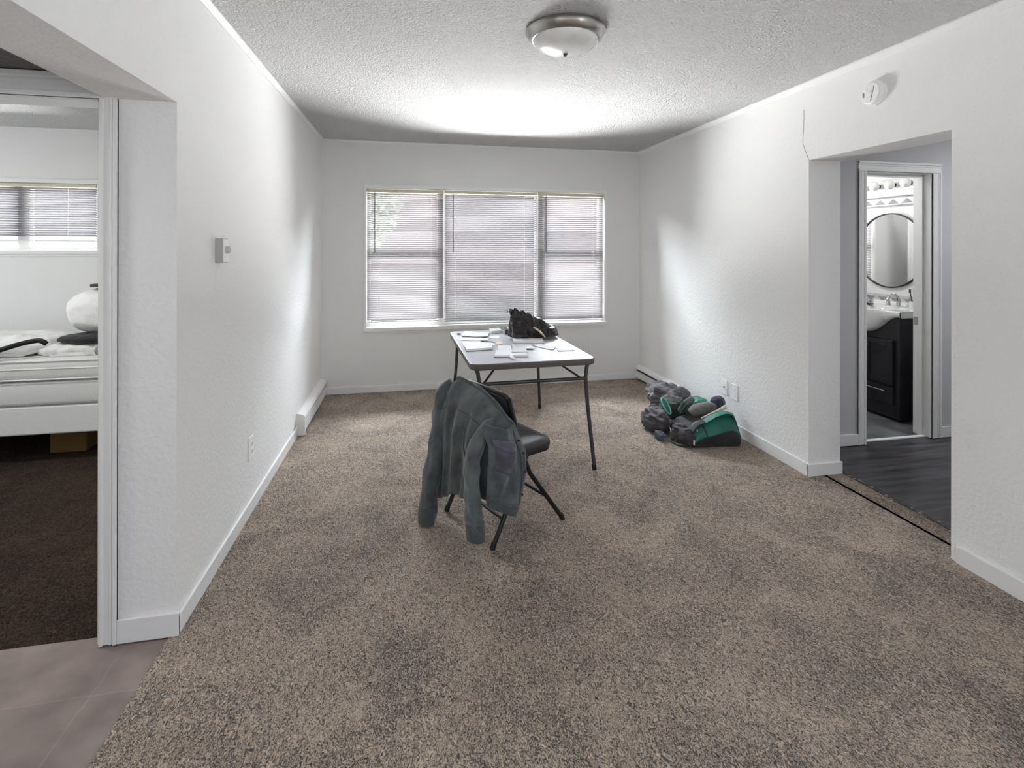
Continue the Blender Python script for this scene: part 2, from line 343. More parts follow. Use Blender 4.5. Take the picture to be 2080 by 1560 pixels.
# bedroom door wall, entry and bedroom sides
mb = MB(); holes(mb, -5.2, XL - .23, 0, C, [(-1.95, -1.085, 0, 1.945)], lambda a, b, c, d: mb.box(a, b, YJL, YJL + .11, c, d)); struct('wall_bedroom_front', mb, WALLS)
mb = MB(); holes(mb, 2.0, YB + .2, 0, C, [(2.8, 4.4, .9, 2.1)], lambda a, b, c, d: mb.box(-5.3, -5.2, a, b, c, d)); struct('wall_bedroom_left', mb, WALLS)  # hole made up to admit the bedroom side fill
mb = MB(); holes(mb, -1.3, 2.06, 0, 2.1, [(-1.1, 0.0, .95, 2.0)], lambda a, b, c, d: mb.box(-2.75, -2.65, a, b, c, d)); struct('wall_entry_left', mb, WALLS)
struct('wall_entry_rear', MB().box(-2.7, -1.07, -1.3, -1.2, 0, 2.1), WALLS)
# casing of the bedroom doorway: right leg and head, with a moulded profile
def casing(mb, x0, x1, y, z0, z1, vert=True, mir=1):
    w = (x1 - x0) if vert else (z1 - z0)
    for a, b, t in ((0, 1, .010), (.0, .22, .017), (.30, .42, .014), (.78, 1.0, .016)):
        if vert:
            lo, hi = (x0 + a * w, x0 + b * w) if mir > 0 else (x1 - b * w, x1 - a * w)
            mb.box(lo, hi, y - t, y, z0, z1, .0015, 1)
        else:
            lo, hi = (z0 + a * w, z0 + b * w) if mir > 0 else (z1 - b * w, z1 - a * w)
            mb.box(x0, x1, y - t, y, lo, hi, .0015, 1)
mb = MB(); casing(mb, -1.085, -1.03, YJL, 0, 1.945, True, -1); casing(mb, -2.01, -1.945, YJL, 0, 1.945, True, 1); casing(mb, -2.01, -1.03, YJL, 1.945, 2.03, False, -1)
mb.box(-1.095, -1.083, YJL, YJL + .11, 0, 1.95).box(-1.952, -1.94, YJL, YJL + .11, 0, 1.95).box(-1.95, -1.085, YJL, YJL + .11, 1.938, 1.95)
door2 = struct('door_2_casing', mb, TRIM, label='moulded white casing of the bedroom doorway')
# side hall
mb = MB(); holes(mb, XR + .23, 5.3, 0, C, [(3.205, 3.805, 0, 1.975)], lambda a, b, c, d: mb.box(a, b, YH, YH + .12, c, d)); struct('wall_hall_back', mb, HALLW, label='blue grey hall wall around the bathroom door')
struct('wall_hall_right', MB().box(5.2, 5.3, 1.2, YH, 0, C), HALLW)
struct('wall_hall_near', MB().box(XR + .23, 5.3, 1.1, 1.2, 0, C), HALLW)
# bathroom walls
struct('wall_bathroom_right', MB().box(4.3, 4.4, YH + .12, YB + .2, 0, C), mat('bath_tile_wall', rgb(235, 235, 233), .35, bump=(3, .05, .01)), label='white bathroom wall behind the vanity')
# baseboards
def base(name, segs, h=.072, t=.013, m=TRIM):
    mb = MB()
    for s in segs: mb.box(*s, 0, h, .003, 2)
    return struct(name, mb, m)
base('baseboard_left', [(XL, XL + .013, YJL - .012, 4.02), (XL, XL + .013, YR, .7)])
base('baseboard_jamb_left', [(-1.03, XL + .013, YJL - .014, YJL)], .085)
base('baseboard_right', [(XR - .013, XR, YJF - .012, 4.22), (XR - .013, XR, YR, YJN - .04)], .08)
base('baseboard_jamb_right', [(XR - .013, 2.655, YJF - .014, YJF), (XR - .013, XR + .01, YJN - .045, YJN - .03)], .075)
base('baseboard_back', [(XL + .06, XR - .02, YB - .014, YB)], .062)
base('baseboard_hall', [(2.9, 3.15, YH - .013, YH), (3.88, 5.2, YH - .013, YH)], .08)
base('baseboard_bedroom', [(-5.2, -1.07, YB - .013, YB)], .08)
# ceiling trim
def cove(name, p0, p1, inward, w=.03):
    p0, p1, i = Vector(p0), Vector(p1), Vector(inward)
    mb = MB(); prof = [(0, 0), (w, 0), (w, -.008), (.008, -w), (0, -w)]
    vs = [p + i * a + Vector((0, 0, b)) for p in (p0, p1) for a, b in prof]; n = 5
    mb.add(vs, [tuple(range(n)), tuple(range(n, 2 * n))] + [(k, (k + 1) % n, n + (k + 1) % n, n + k) for k in range(n)])
    return struct(name, mb, TRIM)
cove('trim_ceiling_left', (XL, YR, C), (XL, YB, C), (1, 0, 0), .026)
cove('trim_ceiling_right', (XR, YR, C), (XR, YB, C), (-1, 0, 0), .032)
cove('trim_ceiling_back', (XL, YB, C), (XR, YB, C), (0, -1, 0), .02)
# bathroom door frame
df = sempty('door_1', (3.5, YH, 0), 'white moulded frame of the bathroom doorway')
mb = MB(); casing(mb, 3.150, 3.213, YH, 0, 1.968, True, 1); casing(mb, 3.800, 3.878, YH, 0, 1.968, True, -1); casing(mb, 3.150, 3.878, YH, 1.968, 2.04, False, -1)
struct('door_casing', mb, TRIM, df)
mb = MB().box(3.205, 3.222, YH - .002, YH + .125, 0, 1.975).box(3.79, 3.807, YH - .002, YH + .125, 0, 1.975).box(3.205, 3.807, YH - .002, YH + .125, 1.962, 1.978)
mb.box(3.776, 3.792, YH + .05, YH + .122, 0, 1.965, .002, 1).box(3.22, 3.236, YH + .05, YH + .122, 0, 1.965, .002, 1).box(3.22, 3.79, YH + .05, YH + .122, 1.948, 1.964, .002, 1)
struct('door_jamb', mb, TRIM, df)
struct('strike_plate', MB().box(3.7735, 3.777, YH + .085, YH + .115, .83, .89, .001, 1).box(3.7725, 3.7745, YH + .094, YH + .106, .845, .873), NICKEL, df, label='small nickel strike plate')

# ================================================================== windows
def window(name, x0, x1, z0, z1, mull, rails, label, casing_w=.022, depth=.16, sill=True):
    w = sempty(name, ((x0 + x1) / 2, YB, z0), label)
    mb = MB(); y = YB - .012; c = casing_w
    mb.box(x0 - c, x0 + .002, y, YB + .1, z0 - .02, z1 + c, .003).box(x1 - .002, x1 + c, y, YB + .1, z0 - .02, z1 + c, .003)
    mb.box(x0 - c, x1 + c, y - .006, YB + .1, z1 - .002, z1 + c + .012, .003)
    struct('window_casing', mb, TRIM, w)
    mb = MB().box(x0 - c, x1 + c, YB - .03, YB + .1, z0 - .03, z0 + .006, .005).box(x0 - c, x1 + c, YB - .012, YB + .002, z0 - .05, z0 - .028, .003)
    struct('window_sill', mb, TRIM, w)
    mb = MB(); f = .035; yy = YB + .085
    mb.box(x0, x0 + f, yy, yy + .05, z0, z1).box(x1 - f, x1, yy, yy + .05, z0, z1).box(x0 + f, x1 - f, yy + .002, yy + .048, z1 - f, z1).box(x0 + f, x1 - f, yy + .002, yy + .048, z0, z0 + f)
    for m_ in mull: mb.box(m_ - .045, m_ + .045, yy - .002, yy + .052, z0 + .004, z1 - .004)
    for a, b, z in rails: mb.box(a + .01, b - .01, yy + .004, yy + .046, z - .025, z + .025)
    struct('window_frame', mb, TRIM, w)
    struct('window_pane', MB().box(x0 + .01, x1 - .01, yy + .03, yy + .034, z0 + .01, z1 - .01), GLASS, w)
    return w
window('window_1', WX0, WX1, WZ0, WZ1, [.30, 1.33], [(WX0, .30, 1.305), (1.33, WX1, 1.305)], 'wide three part living room window')
window('window_2', *BW[:2], BW[2], BW[3], [-3.32], [], 'bedroom window above the bed')
window('window_3', *TW[:2], TW[2], TW[3], [], [(TW[0], TW[1], 1.43)], 'small bathroom window')
def blind(x0, x1, ztop, zbot, label, group, tilt=44, wand=None, y=YB + .035, pitch=.0205, cords=(.14, .84), sw=.025, stack=0):
    b = thing('window_blind', label, 'blind', ((x0 + x1) / 2, y, ztop), 0, group)
    part('headrail', MB().box(x0, x1, y - .018, y + .018, ztop - .03, ztop, .002), HEADR, b)
    mb = MB(); z = ztop - .042; n = 0; a0 = math.radians(tilt)
    while z > zbot + .02 + stack * .003:
        a = a0 + random.uniform(-.03, .03); dx = random.uniform(-.001, .001)
        ca, sa = math.cos(a), math.sin(a); vs = []
        for xx in (x0 + .003 + dx, x1 - .003 + dx):
            for k in range(5):
                u = (k / 4 - .5) * sw; h = .0022 * (1 - (2 * k / 4 - 1) ** 2)
                # room edge (u<0) is high, outer edge low
                vs.append((xx, y + u * ca + h * sa, z - u * sa + h * ca))
        mb.add(vs, [(k, k + 1, 6 + k, 5 + k) for k in range(4)]); z -= pitch; n += 1
    for k in range(stack):
        zz = zbot + .014 + k * .0032; mb.add([(x0 + .003, y - .0125, zz), (x0 + .003, y + .0125, zz), (x1 - .003, y + .0125, zz), (x1 - .003, y - .0125, zz)], [(0, 1, 2, 3)])
    part('slats', mb, SLAT, b, smooth=True)
    part('bottom_rail', MB().box(x0 + .002, x1 - .002, y - .013, y + .013, zbot, zbot + .012, .003), METALW, b)
    for c in cords:
        xx = lerp(x0, x1, c); part('ladder_cord', MB().tube([(xx, y - .012, ztop - .03), (xx, y - .012, zbot + .01)], .0012, 6), CORD, b)
    if wand is not None:
        xx = x0 + wand; part('wand', MB().tube([(xx, y - .022, ztop - .03), (xx + .001, y - .024, ztop - .62)], 0.0042, 8).tube([(xx, y - .012, ztop - .025), (xx, y - .022, ztop - .03)], .002, 6), WAND, b)
G = 'mini blinds in the living room window'
blind(-.425, .318, 1.978, .672, 'left white mini blind, ending a little above the window sill', G, tilt=-46, wand=.075, cords=(.155, .835))
blind(.328, 1.285, 1.978, .636, 'wide middle white mini blind of the living room window', G, wand=.085, cords=(.12, .86))
blind(1.292, 2.015, 1.978, .636, 'right white mini blind, nearest the right wall', G, tilt=-46, wand=.085, cords=(.12, .84))
blind(BW[0] + .01, BW[1] - .025, BW[3] - .005, 1.455, 'white mini blind half lowered over the bed', 'blinds in the other rooms', cords=(.2, .86), stack=9)
blind(TW[0] + .01, TW[1] - .01, TW[3] - .005, 1.03, 'white mini blind in the bathroom, seen in the round mirror', 'blinds in the other rooms', cords=(.2, .8), wand=.1)

# ================================================================== outside
ground = struct('ground_outside', MB().box(-14, 14, YB + .16, 30, -.5, -.35), mat('dry_lawn', rgb(112, 112, 100), .95, var=(2, rgb(96, 104, 84), .4, .6)))
bl = thing('building', 'tan and pink brick building across the yard', 'building', (1.5, 20, -.35))
mb = MB(); holes(mb, -6, 13, -.35, 7, [(4.6, 6.2, 1.0, 2.4), (-2.6, -1.2, 1.0, 2.4)], lambda a, b, c, d: mb.box(a, b, 20, 20.3, c, d))
part('brick_wall', mb, mat('pinkish_brick', rgb(120, 102, 96), .9, var=(3, rgb(108, 90, 84), .4, .6)), bl)
part('roof', MB().box(-6.4, 13.4, 19.3, 25, 7, 7.2), mat('roof_shingle', rgb(110, 100, 95), .9), bl)
for x, w_ in ((4.6, 1.6), (-2.6, 1.4)):
    part('window', MB().box(x, x + w_, 20.1, 20.2, 1.0, 2.4), mat('dark_glass', rgb(60, 70, 80), .7, spec=.1), bl)
# eave of this house
struct('trim_eave', MB().box(-6, 6, YB + .16, YB + .5, 2.25, 2.37), mat('tan_eave', rgb(214, 178, 110), .8))
tr = thing('tree', 'leafy green tree outside the left blind', 'tree', (-1.9, 9.2, -.35))
part('trunk', MB().tube([(-1.9, 9.2, -.4), (-1.85, 9.2, 1.1), (-1.7, 9.1, 2.2)], [.14, .11, .07], 10), mat('bark', rgb(90, 72, 56), .9), tr)
mb = MB(); rnd = random.Random(3)
for i in range(2600):
    c = Vector((-1.8, 9.1, 2.3)); v = Vector((rnd.gauss(0, 1), rnd.gauss(0, 1), rnd.gauss(0, 1))).normalized() * rnd.uniform(.6, 1) ** .4 * 1.5
    p = c + Vector((v.x * 1.1, v.y * .8, v.z * .95)); a = Vector((rnd.uniform(-1, 1), rnd.uniform(-1, 1), rnd.uniform(-1, 1))).normalized(); b = a.orthogonal().normalized()
    mb.add([p - a * .09, p + b * .05, p + a * .09, p - b * .05], [(0, 1, 2, 3)])
part('foliage', mb, mat('leaf_green', rgb(62, 84, 44), .8), tr)
hd = thing('hedge', 'low green hedge outside the bedroom window', 'hedge', (-6, 9.5, -.35))
mb = MB()
for i in range(2600):
    p = Vector((rnd.uniform(-9.5, -3), rnd.uniform(9, 9.9), rnd.uniform(-.4, 1.25))); a = Vector((rnd.uniform(-1, 1), rnd.uniform(-1, 1), rnd.uniform(-1, 1))).normalized(); b = a.orthogonal().normalized()
    mb.add([p - a * .12, p + b * .07, p + a * .12, p - b * .07], [(0, 1, 2, 3)])
part('leaves', mb, mat('hedge_green', rgb(96, 140, 90), .6), hd)

# ================================================================== heaters, outlets, thermostat, detector
def heater(x, sgn, y0, y1, z1, label, bump_=0):
    h = thing('baseboard_heater', label, 'heater', (x, (y0 + y1) / 2, 0), 0, 'electric baseboard heaters')
    d = .062
    P = [(0, .02), (d - .008, .02), (d, .035), (d, z1 * .62), (d - .004, z1 * .66)]      # lower front
    Q = [(d - .004, z1 * .76), (d, z1 * .8), (d - .006, z1 * .93), (.012, z1), (0, z1)]
    mb = MB()
    def ext(pr, a, b, closed=True):
        n = len(pr); vs = [(x + sgn * p, yy, q) for yy in (a, b) for p, q in pr]
        mb.add(vs, [tuple(range(n)), tuple(range(n, 2 * n))] + [(k, (k + 1) % n, n + (k + 1) % n, n + k) for k in range(n)])
    e = .03
    ext([(0, .02), (d - .01, .02), (d, .032), (d, z1 * .62), (d - .012, z1 * .62), (0, z1 * .62)], y0 + e, y1 - e)
    ext([(0, z1 * .78), (d - .012, z1 * .78), (d, z1 * .80), (d - .008, z1 * .92), (.012, z1), (0, z1)], y0 + e, y1 - e)
    part('cover', mb, METALW, h)
    for ya_, yb_ in ((y0, y0 + e), (y1 - e, y1)):
        mb = MB(); ext([(0, .002), (d, .002), (d, z1 * .86), (d - .008, z1 * .93), (.012, z1), (0, z1)], ya_, yb_); part('end_cap', mb, METALW, h)
    mb = MB().box(*sorted((x + sgn * .005, x + sgn * (d - .018))), y0 + e, y1 - e, .03, z1 * .8); part('heating_fins', mb, DARKSLOT, h)
    return h
heater(XL, 1, 4.02, 5.07, .165, 'long white baseboard heater on the left wall by the window corner')
heater(XR, -1, 4.22, 5.07, .15, 'white baseboard heater on the right wall behind the clothes')
def plate(x, sgn, y0, y1, z0, z1, label, kind):
    p = thing('wall_outlet', label, 'outlet', (x, (y0 + y1) / 2, (z0 + z1) / 2), 0, 'white wall plates low on the walls')
    t = .007; xs = sorted((x, x + sgn * t)); ym, zm = (y0 + y1) / 2, (z0 + z1) / 2
    part('cover_plate', MB().box(xs[0], xs[1], y0, y1, z0, z1, .0025), PLAST, p)
    f = sorted((x + sgn * t, x + sgn * (t + .002)))
    if kind == 'duplex' or kind == 'white':
        for dz in (-.02, .02):
            s_ = part('socket', MB().box(f[0] - .001, f[1], ym - .016, ym + .016, zm + dz - .013, zm + dz + .013, .001), PLAST, p)
            g = sorted((x + sgn * (t + .002), x + sgn * (t + .0028)))
            if kind == 'duplex' or True:
                part('slot', MB().box(*g, ym - .008, ym - .006, zm + dz - .004, zm + dz + .006).box(*g, ym + .006, ym + .008, zm + dz - .004, zm + dz + .006).box(*g, ym - .002, ym + .002, zm + dz - .010, zm + dz - .006), DARKSLOT if kind == 'duplex' else mat('pale_grey_slot', rgb(190, 190, 188), .6), s_)
    else:
        part('coax_jack', MB().cyl((x + sgn * t, ym, zm), (x + sgn * (t + .010), ym, zm), .0048, 12), NICKEL, p)
        part('nut', MB().cyl((x + sgn * t, ym, zm), (x + sgn * (t + .003), ym, zm), .008, 6), GREYMET, p)
    return p
plate(XL, 1, 2.888, 2.968, .285, .405, 'white duplex outlet low on the left wall', 'duplex')
plate(XR, -1, 3.528, 3.603, .262, .378, 'white plate with a dark round jack on the right wall', 'coax')
plate(XR, -1, 3.404, 3.484, .256, .374, 'white outlet on the right wall, the plate nearer the hall opening', 'white')
th = thing('thermostat', 'small boxy wall thermostat with round dial on the left wall', 'thermostat', (XL, 2.46, 1.4))
part('body', MB().box(XL, XL + .031, 2.425, 2.49, 1.347, 1.455, .003), mat('shaded_thermostat_body', rgb(176, 175, 170), .5), th)  # grey stands for shade on the side face of the white box
part('front_cover', MB().box(XL + .0305, XL + .034, 2.428, 2.488, 1.35, 1.452, .001), PLAST, th)
part('dial', MB().lathe([(0, .050), (.012, .050), (.016, .047), (.017, .034)], (XL, 2.458, 1.405), 24, 'X'), mat('dial_grey', rgb(190, 190, 186), .4), th, smooth=True, auto=.6)
sd = thing('smoke_detector', 'round white smoke detector high on the right wall', 'smoke detector', (XR, 2.27, 2.235))
cD = (XR, 2.255, 2.238)
part('mounting_plate', MB().lathe([(.068, 0), (.068, -.012), (.06, -.014), (0, -.014)], cD, 40, 'X'), PLAST, sd, smooth=True, auto=.5)
part('housing', MB().lathe([(.063, -.013), (.063, -.024), (.058, -.034), (.052, -.038), (0, -.040)], cD, 40, 'X'), PLAST, sd, smooth=True, auto=.5)
part('test_button', MB().lathe([(.017, -.0385), (.017, -.0425), (.014, -.044), (0, -.044)], (XR, 2.258, 2.232), 24, 'X'), PLAST, sd, smooth=True, auto=.5)
part('vent_slot', MB().box(XR - .0405, XR - .0385, 2.288, 2.296, 2.222, 2.246), GREYPL, sd)
part('indicator', MB().cyl((XR - .0395, 2.268, 2.26), (XR - .0405, 2.268, 2.26), .0025, 10), GREYPL, sd)
mb = MB(); path = [(XR - .0395, 2.243 - .012 * math.cos(a * .25) , 2.27 - a * .0085) for a in range(10)]; mb.tube(path, .0014, 6); part('groove', mb, GREYPL, sd)
# ceiling light
cl = thing('ceiling_light', 'flush nickel ceiling light with frosted glass dome', 'ceiling light', (.71, 2.285, C))
c0 = (.71, 2.285, C)
part('rim', MB().lathe([(0, 0), (.176, 0), (.186, -.004), (.188, -.012), (.182, -.017), (.180, -.024), (.168, -.040), (.160, -.048), (.154, -.050), (.146, -.044)], c0, 64), NICKEL, cl, smooth=True, auto=.7)
DOME = mat('alabaster_glass', rgb(228, 228, 224), .25, var=(7, rgb(205, 205, 200), .4, .65), coat=.3)
prof = [(.152 * math.cos(a), -.042 - .070 * math.sin(a)) for a in [k / 14 * math.pi / 2 for k in range(15)]]
part('glass_dome', MB().lathe(prof, c0, 64), DOME, cl, smooth=True)
part('finial', MB().lathe([(0, -.108), (.010, -.110), (.011, -.114), (.006, -.117), (.007, -.121), (.003, -.125), (0, -.126)], c0, 20), GREYMET, cl, smooth=True)

# ================================================================== folding table
TC = Vector((.742, 3.665, 0)); TR = math.radians(1.8); TW_, TL = .815, 1.225; TH_ = .705
tb = thing('folding_table', 'white topped rectangular folding table with dark metal legs', 'table', tuple(TC), TR)
TM = ROOTS[tb.name]
def tpt(x, y, z): return TM @ Vector((x, y, z))
def rrect(w, l, r, n=8):
    P = []
    for cx, cy_, a0 in ((w / 2 - r, l / 2 - r, 0), (-w / 2 + r, l / 2 - r, 90), (-w / 2 + r, -l / 2 + r, 180), (w / 2 - r, -l / 2 + r, 270)):
        for k in range(n + 1):
            a = math.radians(a0 + 90 * k / n); P.append((cx + r * math.cos(a), cy_ + r * math.sin(a)))
    return P
def tmb(mb): mb.v = [TM @ v for v in mb.v]; return mb
TOPM = mat('white_laminate', rgb(194, 193, 197), .38, bump=(120, .03, .001), var=(5, rgb(184, 183, 190), .45, .6))
part('tabletop', tmb(MB().prism(rrect(TW_ - .008, TL - .008, .055), TH_ - .02, TH_)), TOPM, tb, bevel=.003)
RIMM = mat('taupe_table_rim', rgb(98, 92, 88), .5)
mb = MB(); A = rrect(TW_, TL, .06); B = rrect(TW_ - .012, TL - .012, .054); n = len(A)
prof = [(A, TH_ - .003), (A, TH_ - .034), (B, TH_ - .040), (B, TH_ - .0)]
vs = [(x, y, z) for P, z in prof for x, y in P]; mb.add(vs, [(r * n + k, r * n + (k + 1) % n, ((r + 1) % 4) * n + (k + 1) % n, ((r + 1) % 4) * n + k) for r in range(4) for k in range(n)])
part('rim', tmb(mb), RIMM, tb, smooth=True, auto=.8)
hx, hy = TW_ / 2, TL / 2
for sy in (-1, 1):
    for sx_ in (-1, 1):
        mb = MB().tube([(sx_ * (hx - .035), sy * (hy - .06), TH_ - .02), (sx_ * (hx - .052), sy * (hy - .052), TH_ - .07), (sx_ * (hx - .060), sy * (hy - .048), TH_ - .13), (sx_ * (hx - .052), sy * (hy - .035), TH_ - .3), (sx_ * (hx - .022), sy * (hy + .01), .02)], .0125, 12)
        lg = part('leg', tmb(mb), GREYMET, tb, smooth=True, auto=.9)
        part('foot_cap', tmb(MB().tube([(sx_ * (hx - .0235), sy * (hy + .008), .035), (sx_ * (hx - .022), sy * (hy + .01), 0.001)], .0145, 12)), BLACKMET, lg)
    part('crossbar', tmb(MB().tube([(-hx + .06, sy * (hy - .048), TH_ - .135), (hx - .06, sy * (hy - .048), TH_ - .135)], .0115, 10)), GREYMET, tb)
    for sx_ in (-1, 1):
        part('brace', tmb(MB().tube([(sx_ * (hx - .08), sy * (hy - .048), TH_ - .14), (sx_ * (hx - .25), sy * (hy - .27), TH_ - .03)], .007, 8)), GREYMET, tb)

# ------------------------------------------------------------------ papers and small things on the table (world corner points)
PAPER = mat('white_paper', rgb(238, 238, 240), .7, bump=(18, .15, .003)); PAPERB = mat('bluish_paper', rgb(220, 228, 238), .6, bump=(12, .15, .003))
PAPERG = mat('grey_card', rgb(205, 207, 208), .6, bump=(30, .1, .002)); PAPERK = mat('tan_note', rgb(226, 200, 176), .7, bump=(30, .1, .002))
COVERD = mat('dark_cover', rgb(52, 50, 54), .45, bump=(40, .1, .002))
def sheet(name, quad, z, th, m, label, cat, curl=0.0, cover=None, group='papers spread on the folding table'):
    c = sum((Vector((x, y, 0)) for x, y in quad), Vector()) / 4; mb = MB(); N = 10
    q = [Vector((x, y, 0)) for x, y in quad]
    def f(u, v, dz): 
        p = q[0].lerp(q[1], u).lerp(q[3].lerp(q[2], u), v)
        return Vector((p.x, p.y, z + dz + curl * ((2 * u - 1) ** 2) * (1 - v) + curl * .4 * noise.noise(Vector((p.x * 9, p.y * 9, z * 40)))))
    mb.grid(lambda u, v: f(u, v, th), N, N); k = len(mb.v); mb.grid(lambda u, v: f(u, v, 0.0), N, N)
    W_ = N + 1; ed = [(i, i + 1) for i in range(N)] + [(i * W_ + N, (i + 1) * W_ + N) for i in range(N)] + [(N * W_ + N - i, N * W_ + N - i - 1) for i in range(N)] + [((N - i) * W_, (N - i - 1) * W_) for i in range(N)]
    for a, b in ed: mb.f.append((a, b, b + k, a + k))
    if cover is None: return single(name, mb, m, label, cat, (c.x, c.y, z), group)
    t = thing(name, label, cat, (c.x, c.y, z), 0, group)
    part('pages', mb, m, t)
    mb2 = MB(); q2 = [c + (p - c) * 1.02 for p in q]; mb2.add([(p.x, p.y, zz) for zz in (z - .0005, z + .002) for p in q2], [(0, 1, 2, 3), (4, 5, 6, 7), (0, 1, 5, 4), (1, 2, 6, 5), (2, 3, 7, 6), (3, 0, 4, 7)]); part('back_cover', mb2, cover, t)
    return t
Z = TH_ + .0008
sheet('paper_sheet', [(.39, 4.0), (.587, 3.92), (.635, 4.12), (.44, 4.23)], Z + .004, .0012, PAPERB, 'bluish curled sheet at the far left corner of the table', 'paper', .006)
sheet('box', [(.642, 4.08), (.74, 4.11), (.735, 4.24), (.645, 4.22)], Z, .022, PAPER, 'small flat white box at the far edge of the table', 'box', 0, group='small boxes on the table')
sheet('paper_sheet', [(.36, 3.85), (.569, 3.79), (.591, 3.90), (.375, 3.95)], Z, .0012, PAPER, 'white sheet left side, just nearer than the bluish curled sheet', 'paper', .004)
sheet('paper_sheet', [(.37, 3.58), (.596, 3.60), (.595, 3.75), (.372, 3.79)], Z, .0014, PAPER, 'creamy white sheet lying under the black pen', 'paper', .003)
sheet('notebook', [(.368, 3.425), (.551, 3.456), (.56, 3.56), (.37, 3.545)], Z, .016, PAPER, 'thin white notebook with dark edge at the left table side', 'notebook', .001, cover=COVERD, group='notebooks and pads on the table')
sheet('paper_sheet', [(.591, 3.869), (.677, 3.884), (.688, 3.984), (.623, 3.997)], Z, .001, PAPER, 'small white sheet in the middle near the little white box', 'paper', .003)
sheet('sticky_note', [(.61, 3.64), (.655, 3.63), (.668, 3.74), (.625, 3.75)], Z, .001, PAPERK, 'small tan note at the tip of the pen', 'note', .002)
sheet('notebook', [(.524, 3.208), (.739, 3.188), (.757, 3.34), (.575, 3.40)], Z, .013, PAPER, 'white pad nearest the front table edge', 'notebook', 0, cover=COVERD, group='notebooks and pads on the table')
sheet('envelope', [(.583, 3.40), (.676, 3.385), (.70, 3.55), (.61, 3.58)], Z + .0002, .006, PAPER, 'plump white envelope just behind the front pad', 'envelope', .001, group='envelopes on the table')
sheet('paper_sheet', [(.69, 3.43), (.837, 3.397), (.846, 3.55), (.715, 3.60)], Z + .0075, .0014, PAPERG, 'greyish sheet in the middle, right of the plump envelope', 'paper', .003)
sheet('card', [(.651, 3.28), (.759, 3.27), (.772, 3.39), (.684, 3.41)], Z + .0148, .002, PAPERG, 'grey card lying on the front white pad', 'card', 0, group='cards on the table')
sheet('envelope', [(.858, 3.53), (.955, 3.35), (1.0, 3.43), (.915, 3.575)], Z, .005, PAPER, 'slanted white envelope near the black bag', 'envelope', .003, group='envelopes on the table')
sheet('envelope', [(.98, 3.31), (1.10, 3.312), (1.08, 3.44), (1.01, 3.46)], Z, .004, PAPER, 'white envelope nearest the right table edge', 'envelope', .002, group='envelopes on the table')
sheet('book', [(.735, 3.64), (.955, 3.60), (.985, 3.75), (.76, 3.78)], Z, .02, PAPER, 'white book sticking out from under the black plastic bag', 'book', 0, cover=COVERD, group='books on the table')
sheet('box', [(.752, 4.03), (.83, 4.045), (.86, 4.22), (.775, 4.2)], Z, .035, COVERD, 'dark box lying left behind the black bag', 'box', 0, group='small boxes on the table')
sheet('paper_sheet', [(.775, 4.04), (.85, 4.06), (.865, 4.20), (.785, 4.18)], Z + .037, .001, PAPERB, 'pale sheet on top of the dark box', 'paper', .003)
pn = thing('pen', 'black pen lying on the creamy sheet', 'pen', (.55, 3.69, Z + .009))
part('barrel', MB().tube([(.505, 3.715, Z + .011), (.595, 3.672, Z + .011)], .0042, 10), BLACKMET, pn)
part('tip', MB().tube([(.595, 3.672, Z + .011), (.607, 3.666, Z + .010)], [.0042, .001], 10), NICKEL, pn)
single('marker_cap', MB().tube([(.365, 4.09, Z + .006), (.393, 4.082, Z + .006)], .006, 10), GREYMET, 'short dark cap at the far left table corner', 'cap', (.38, 4.086, Z))
# white earbud-like clip at the front edge
mb = MB().tube([(.628, 3.17, Z + .009), (.635, 3.14, Z + .008), (.642, 3.105, Z + .006)], [.011, .009, .006], 10)
single('clip', mb, PLAST, 'small white plastic clip in front of the pad', 'clip', (.635, 3.14, Z), smooth=True)

# ------------------------------------------------------------------ crumpled black plastic bag
BLKPL = mat('glossy_black_plastic', rgb(20, 14, 13), .27, bump=(22, .6, .02, 4), spec=.4)
def crumple(p, amp, s=9.0, seed=0):
    q = Vector((p.x * s + seed, p.y * s, p.z * s)); d = noise.voronoi(q)[0]
    return amp * ((d[1] - d[0]) * 1.2 - .35 + .6 * noise.noise(q * 2.1))
pb = thing('plastic_bag', 'crumpled glossy black plastic bag lying on the table', 'bag', (.93, 3.85, TH_))
e1, e2 = Vector((.965, .26, 0)), Vector((-.26, .965, 0))
# long ridge: tall knot at the left end, slumping towards the right
RID = [(-.185, 0, .06, .02), (-.19, .0, .15, .05), (-.17, 0, .205, .075), (-.10, 0, .200, .10), (-.02, 0, .170, .125), (.07, 0, .130, .135), (.14, 0, .085, .12), (.20, 0, .04, .07), (.215, 0, .02, .02)]
def bagf(u, v):
    r = interp([(a, h, w) for a, _, h, w in RID], v); a, h, w = r
    t = u * 2 * math.pi; cx, cz = math.cos(t), math.sin(t)
    yy = w * cx * (abs(cx) ** -.15 if abs(cx) > .01 else 1); zz = h * (max(cz, 0) ** .85) if cz > 0 else -.002 * abs(cz)
    p = Vector((.93, 3.84, TH_ + .024)) + e1 * a + e2 * (yy * (1 - .35 * max(cz, 0)))
    p.z += zz; k = crumple(p, .028, 11, 3) * (1 if cz > .05 else .3)
    d = (e2 * cx + Vector((0, 0, max(cz, 0)))).normalized(); p += d * k; p.z = max(p.z, TH_ + .023)
    return p
mb = MB().grid(bagf, 72, 64, closed=True); part('bag_body', mb, BLKPL, pb, smooth=False)
mb = MB()
for k in range(7):
    a = k / 7 * 6.28; b0 = Vector((.755, 3.80, TH_ + .195)); mb.tube([b0, b0 + Vector((.02 * math.cos(a), .02 * math.sin(a), .022 + .008 * (k % 3))), b0 + Vector((.035 * math.cos(a) - .005, .035 * math.sin(a), .018 + .012 * (k % 2)))], [.014, .010, .004], 6, flat=(1, .35))
part('knotted_neck', mb, BLKPL, pb)
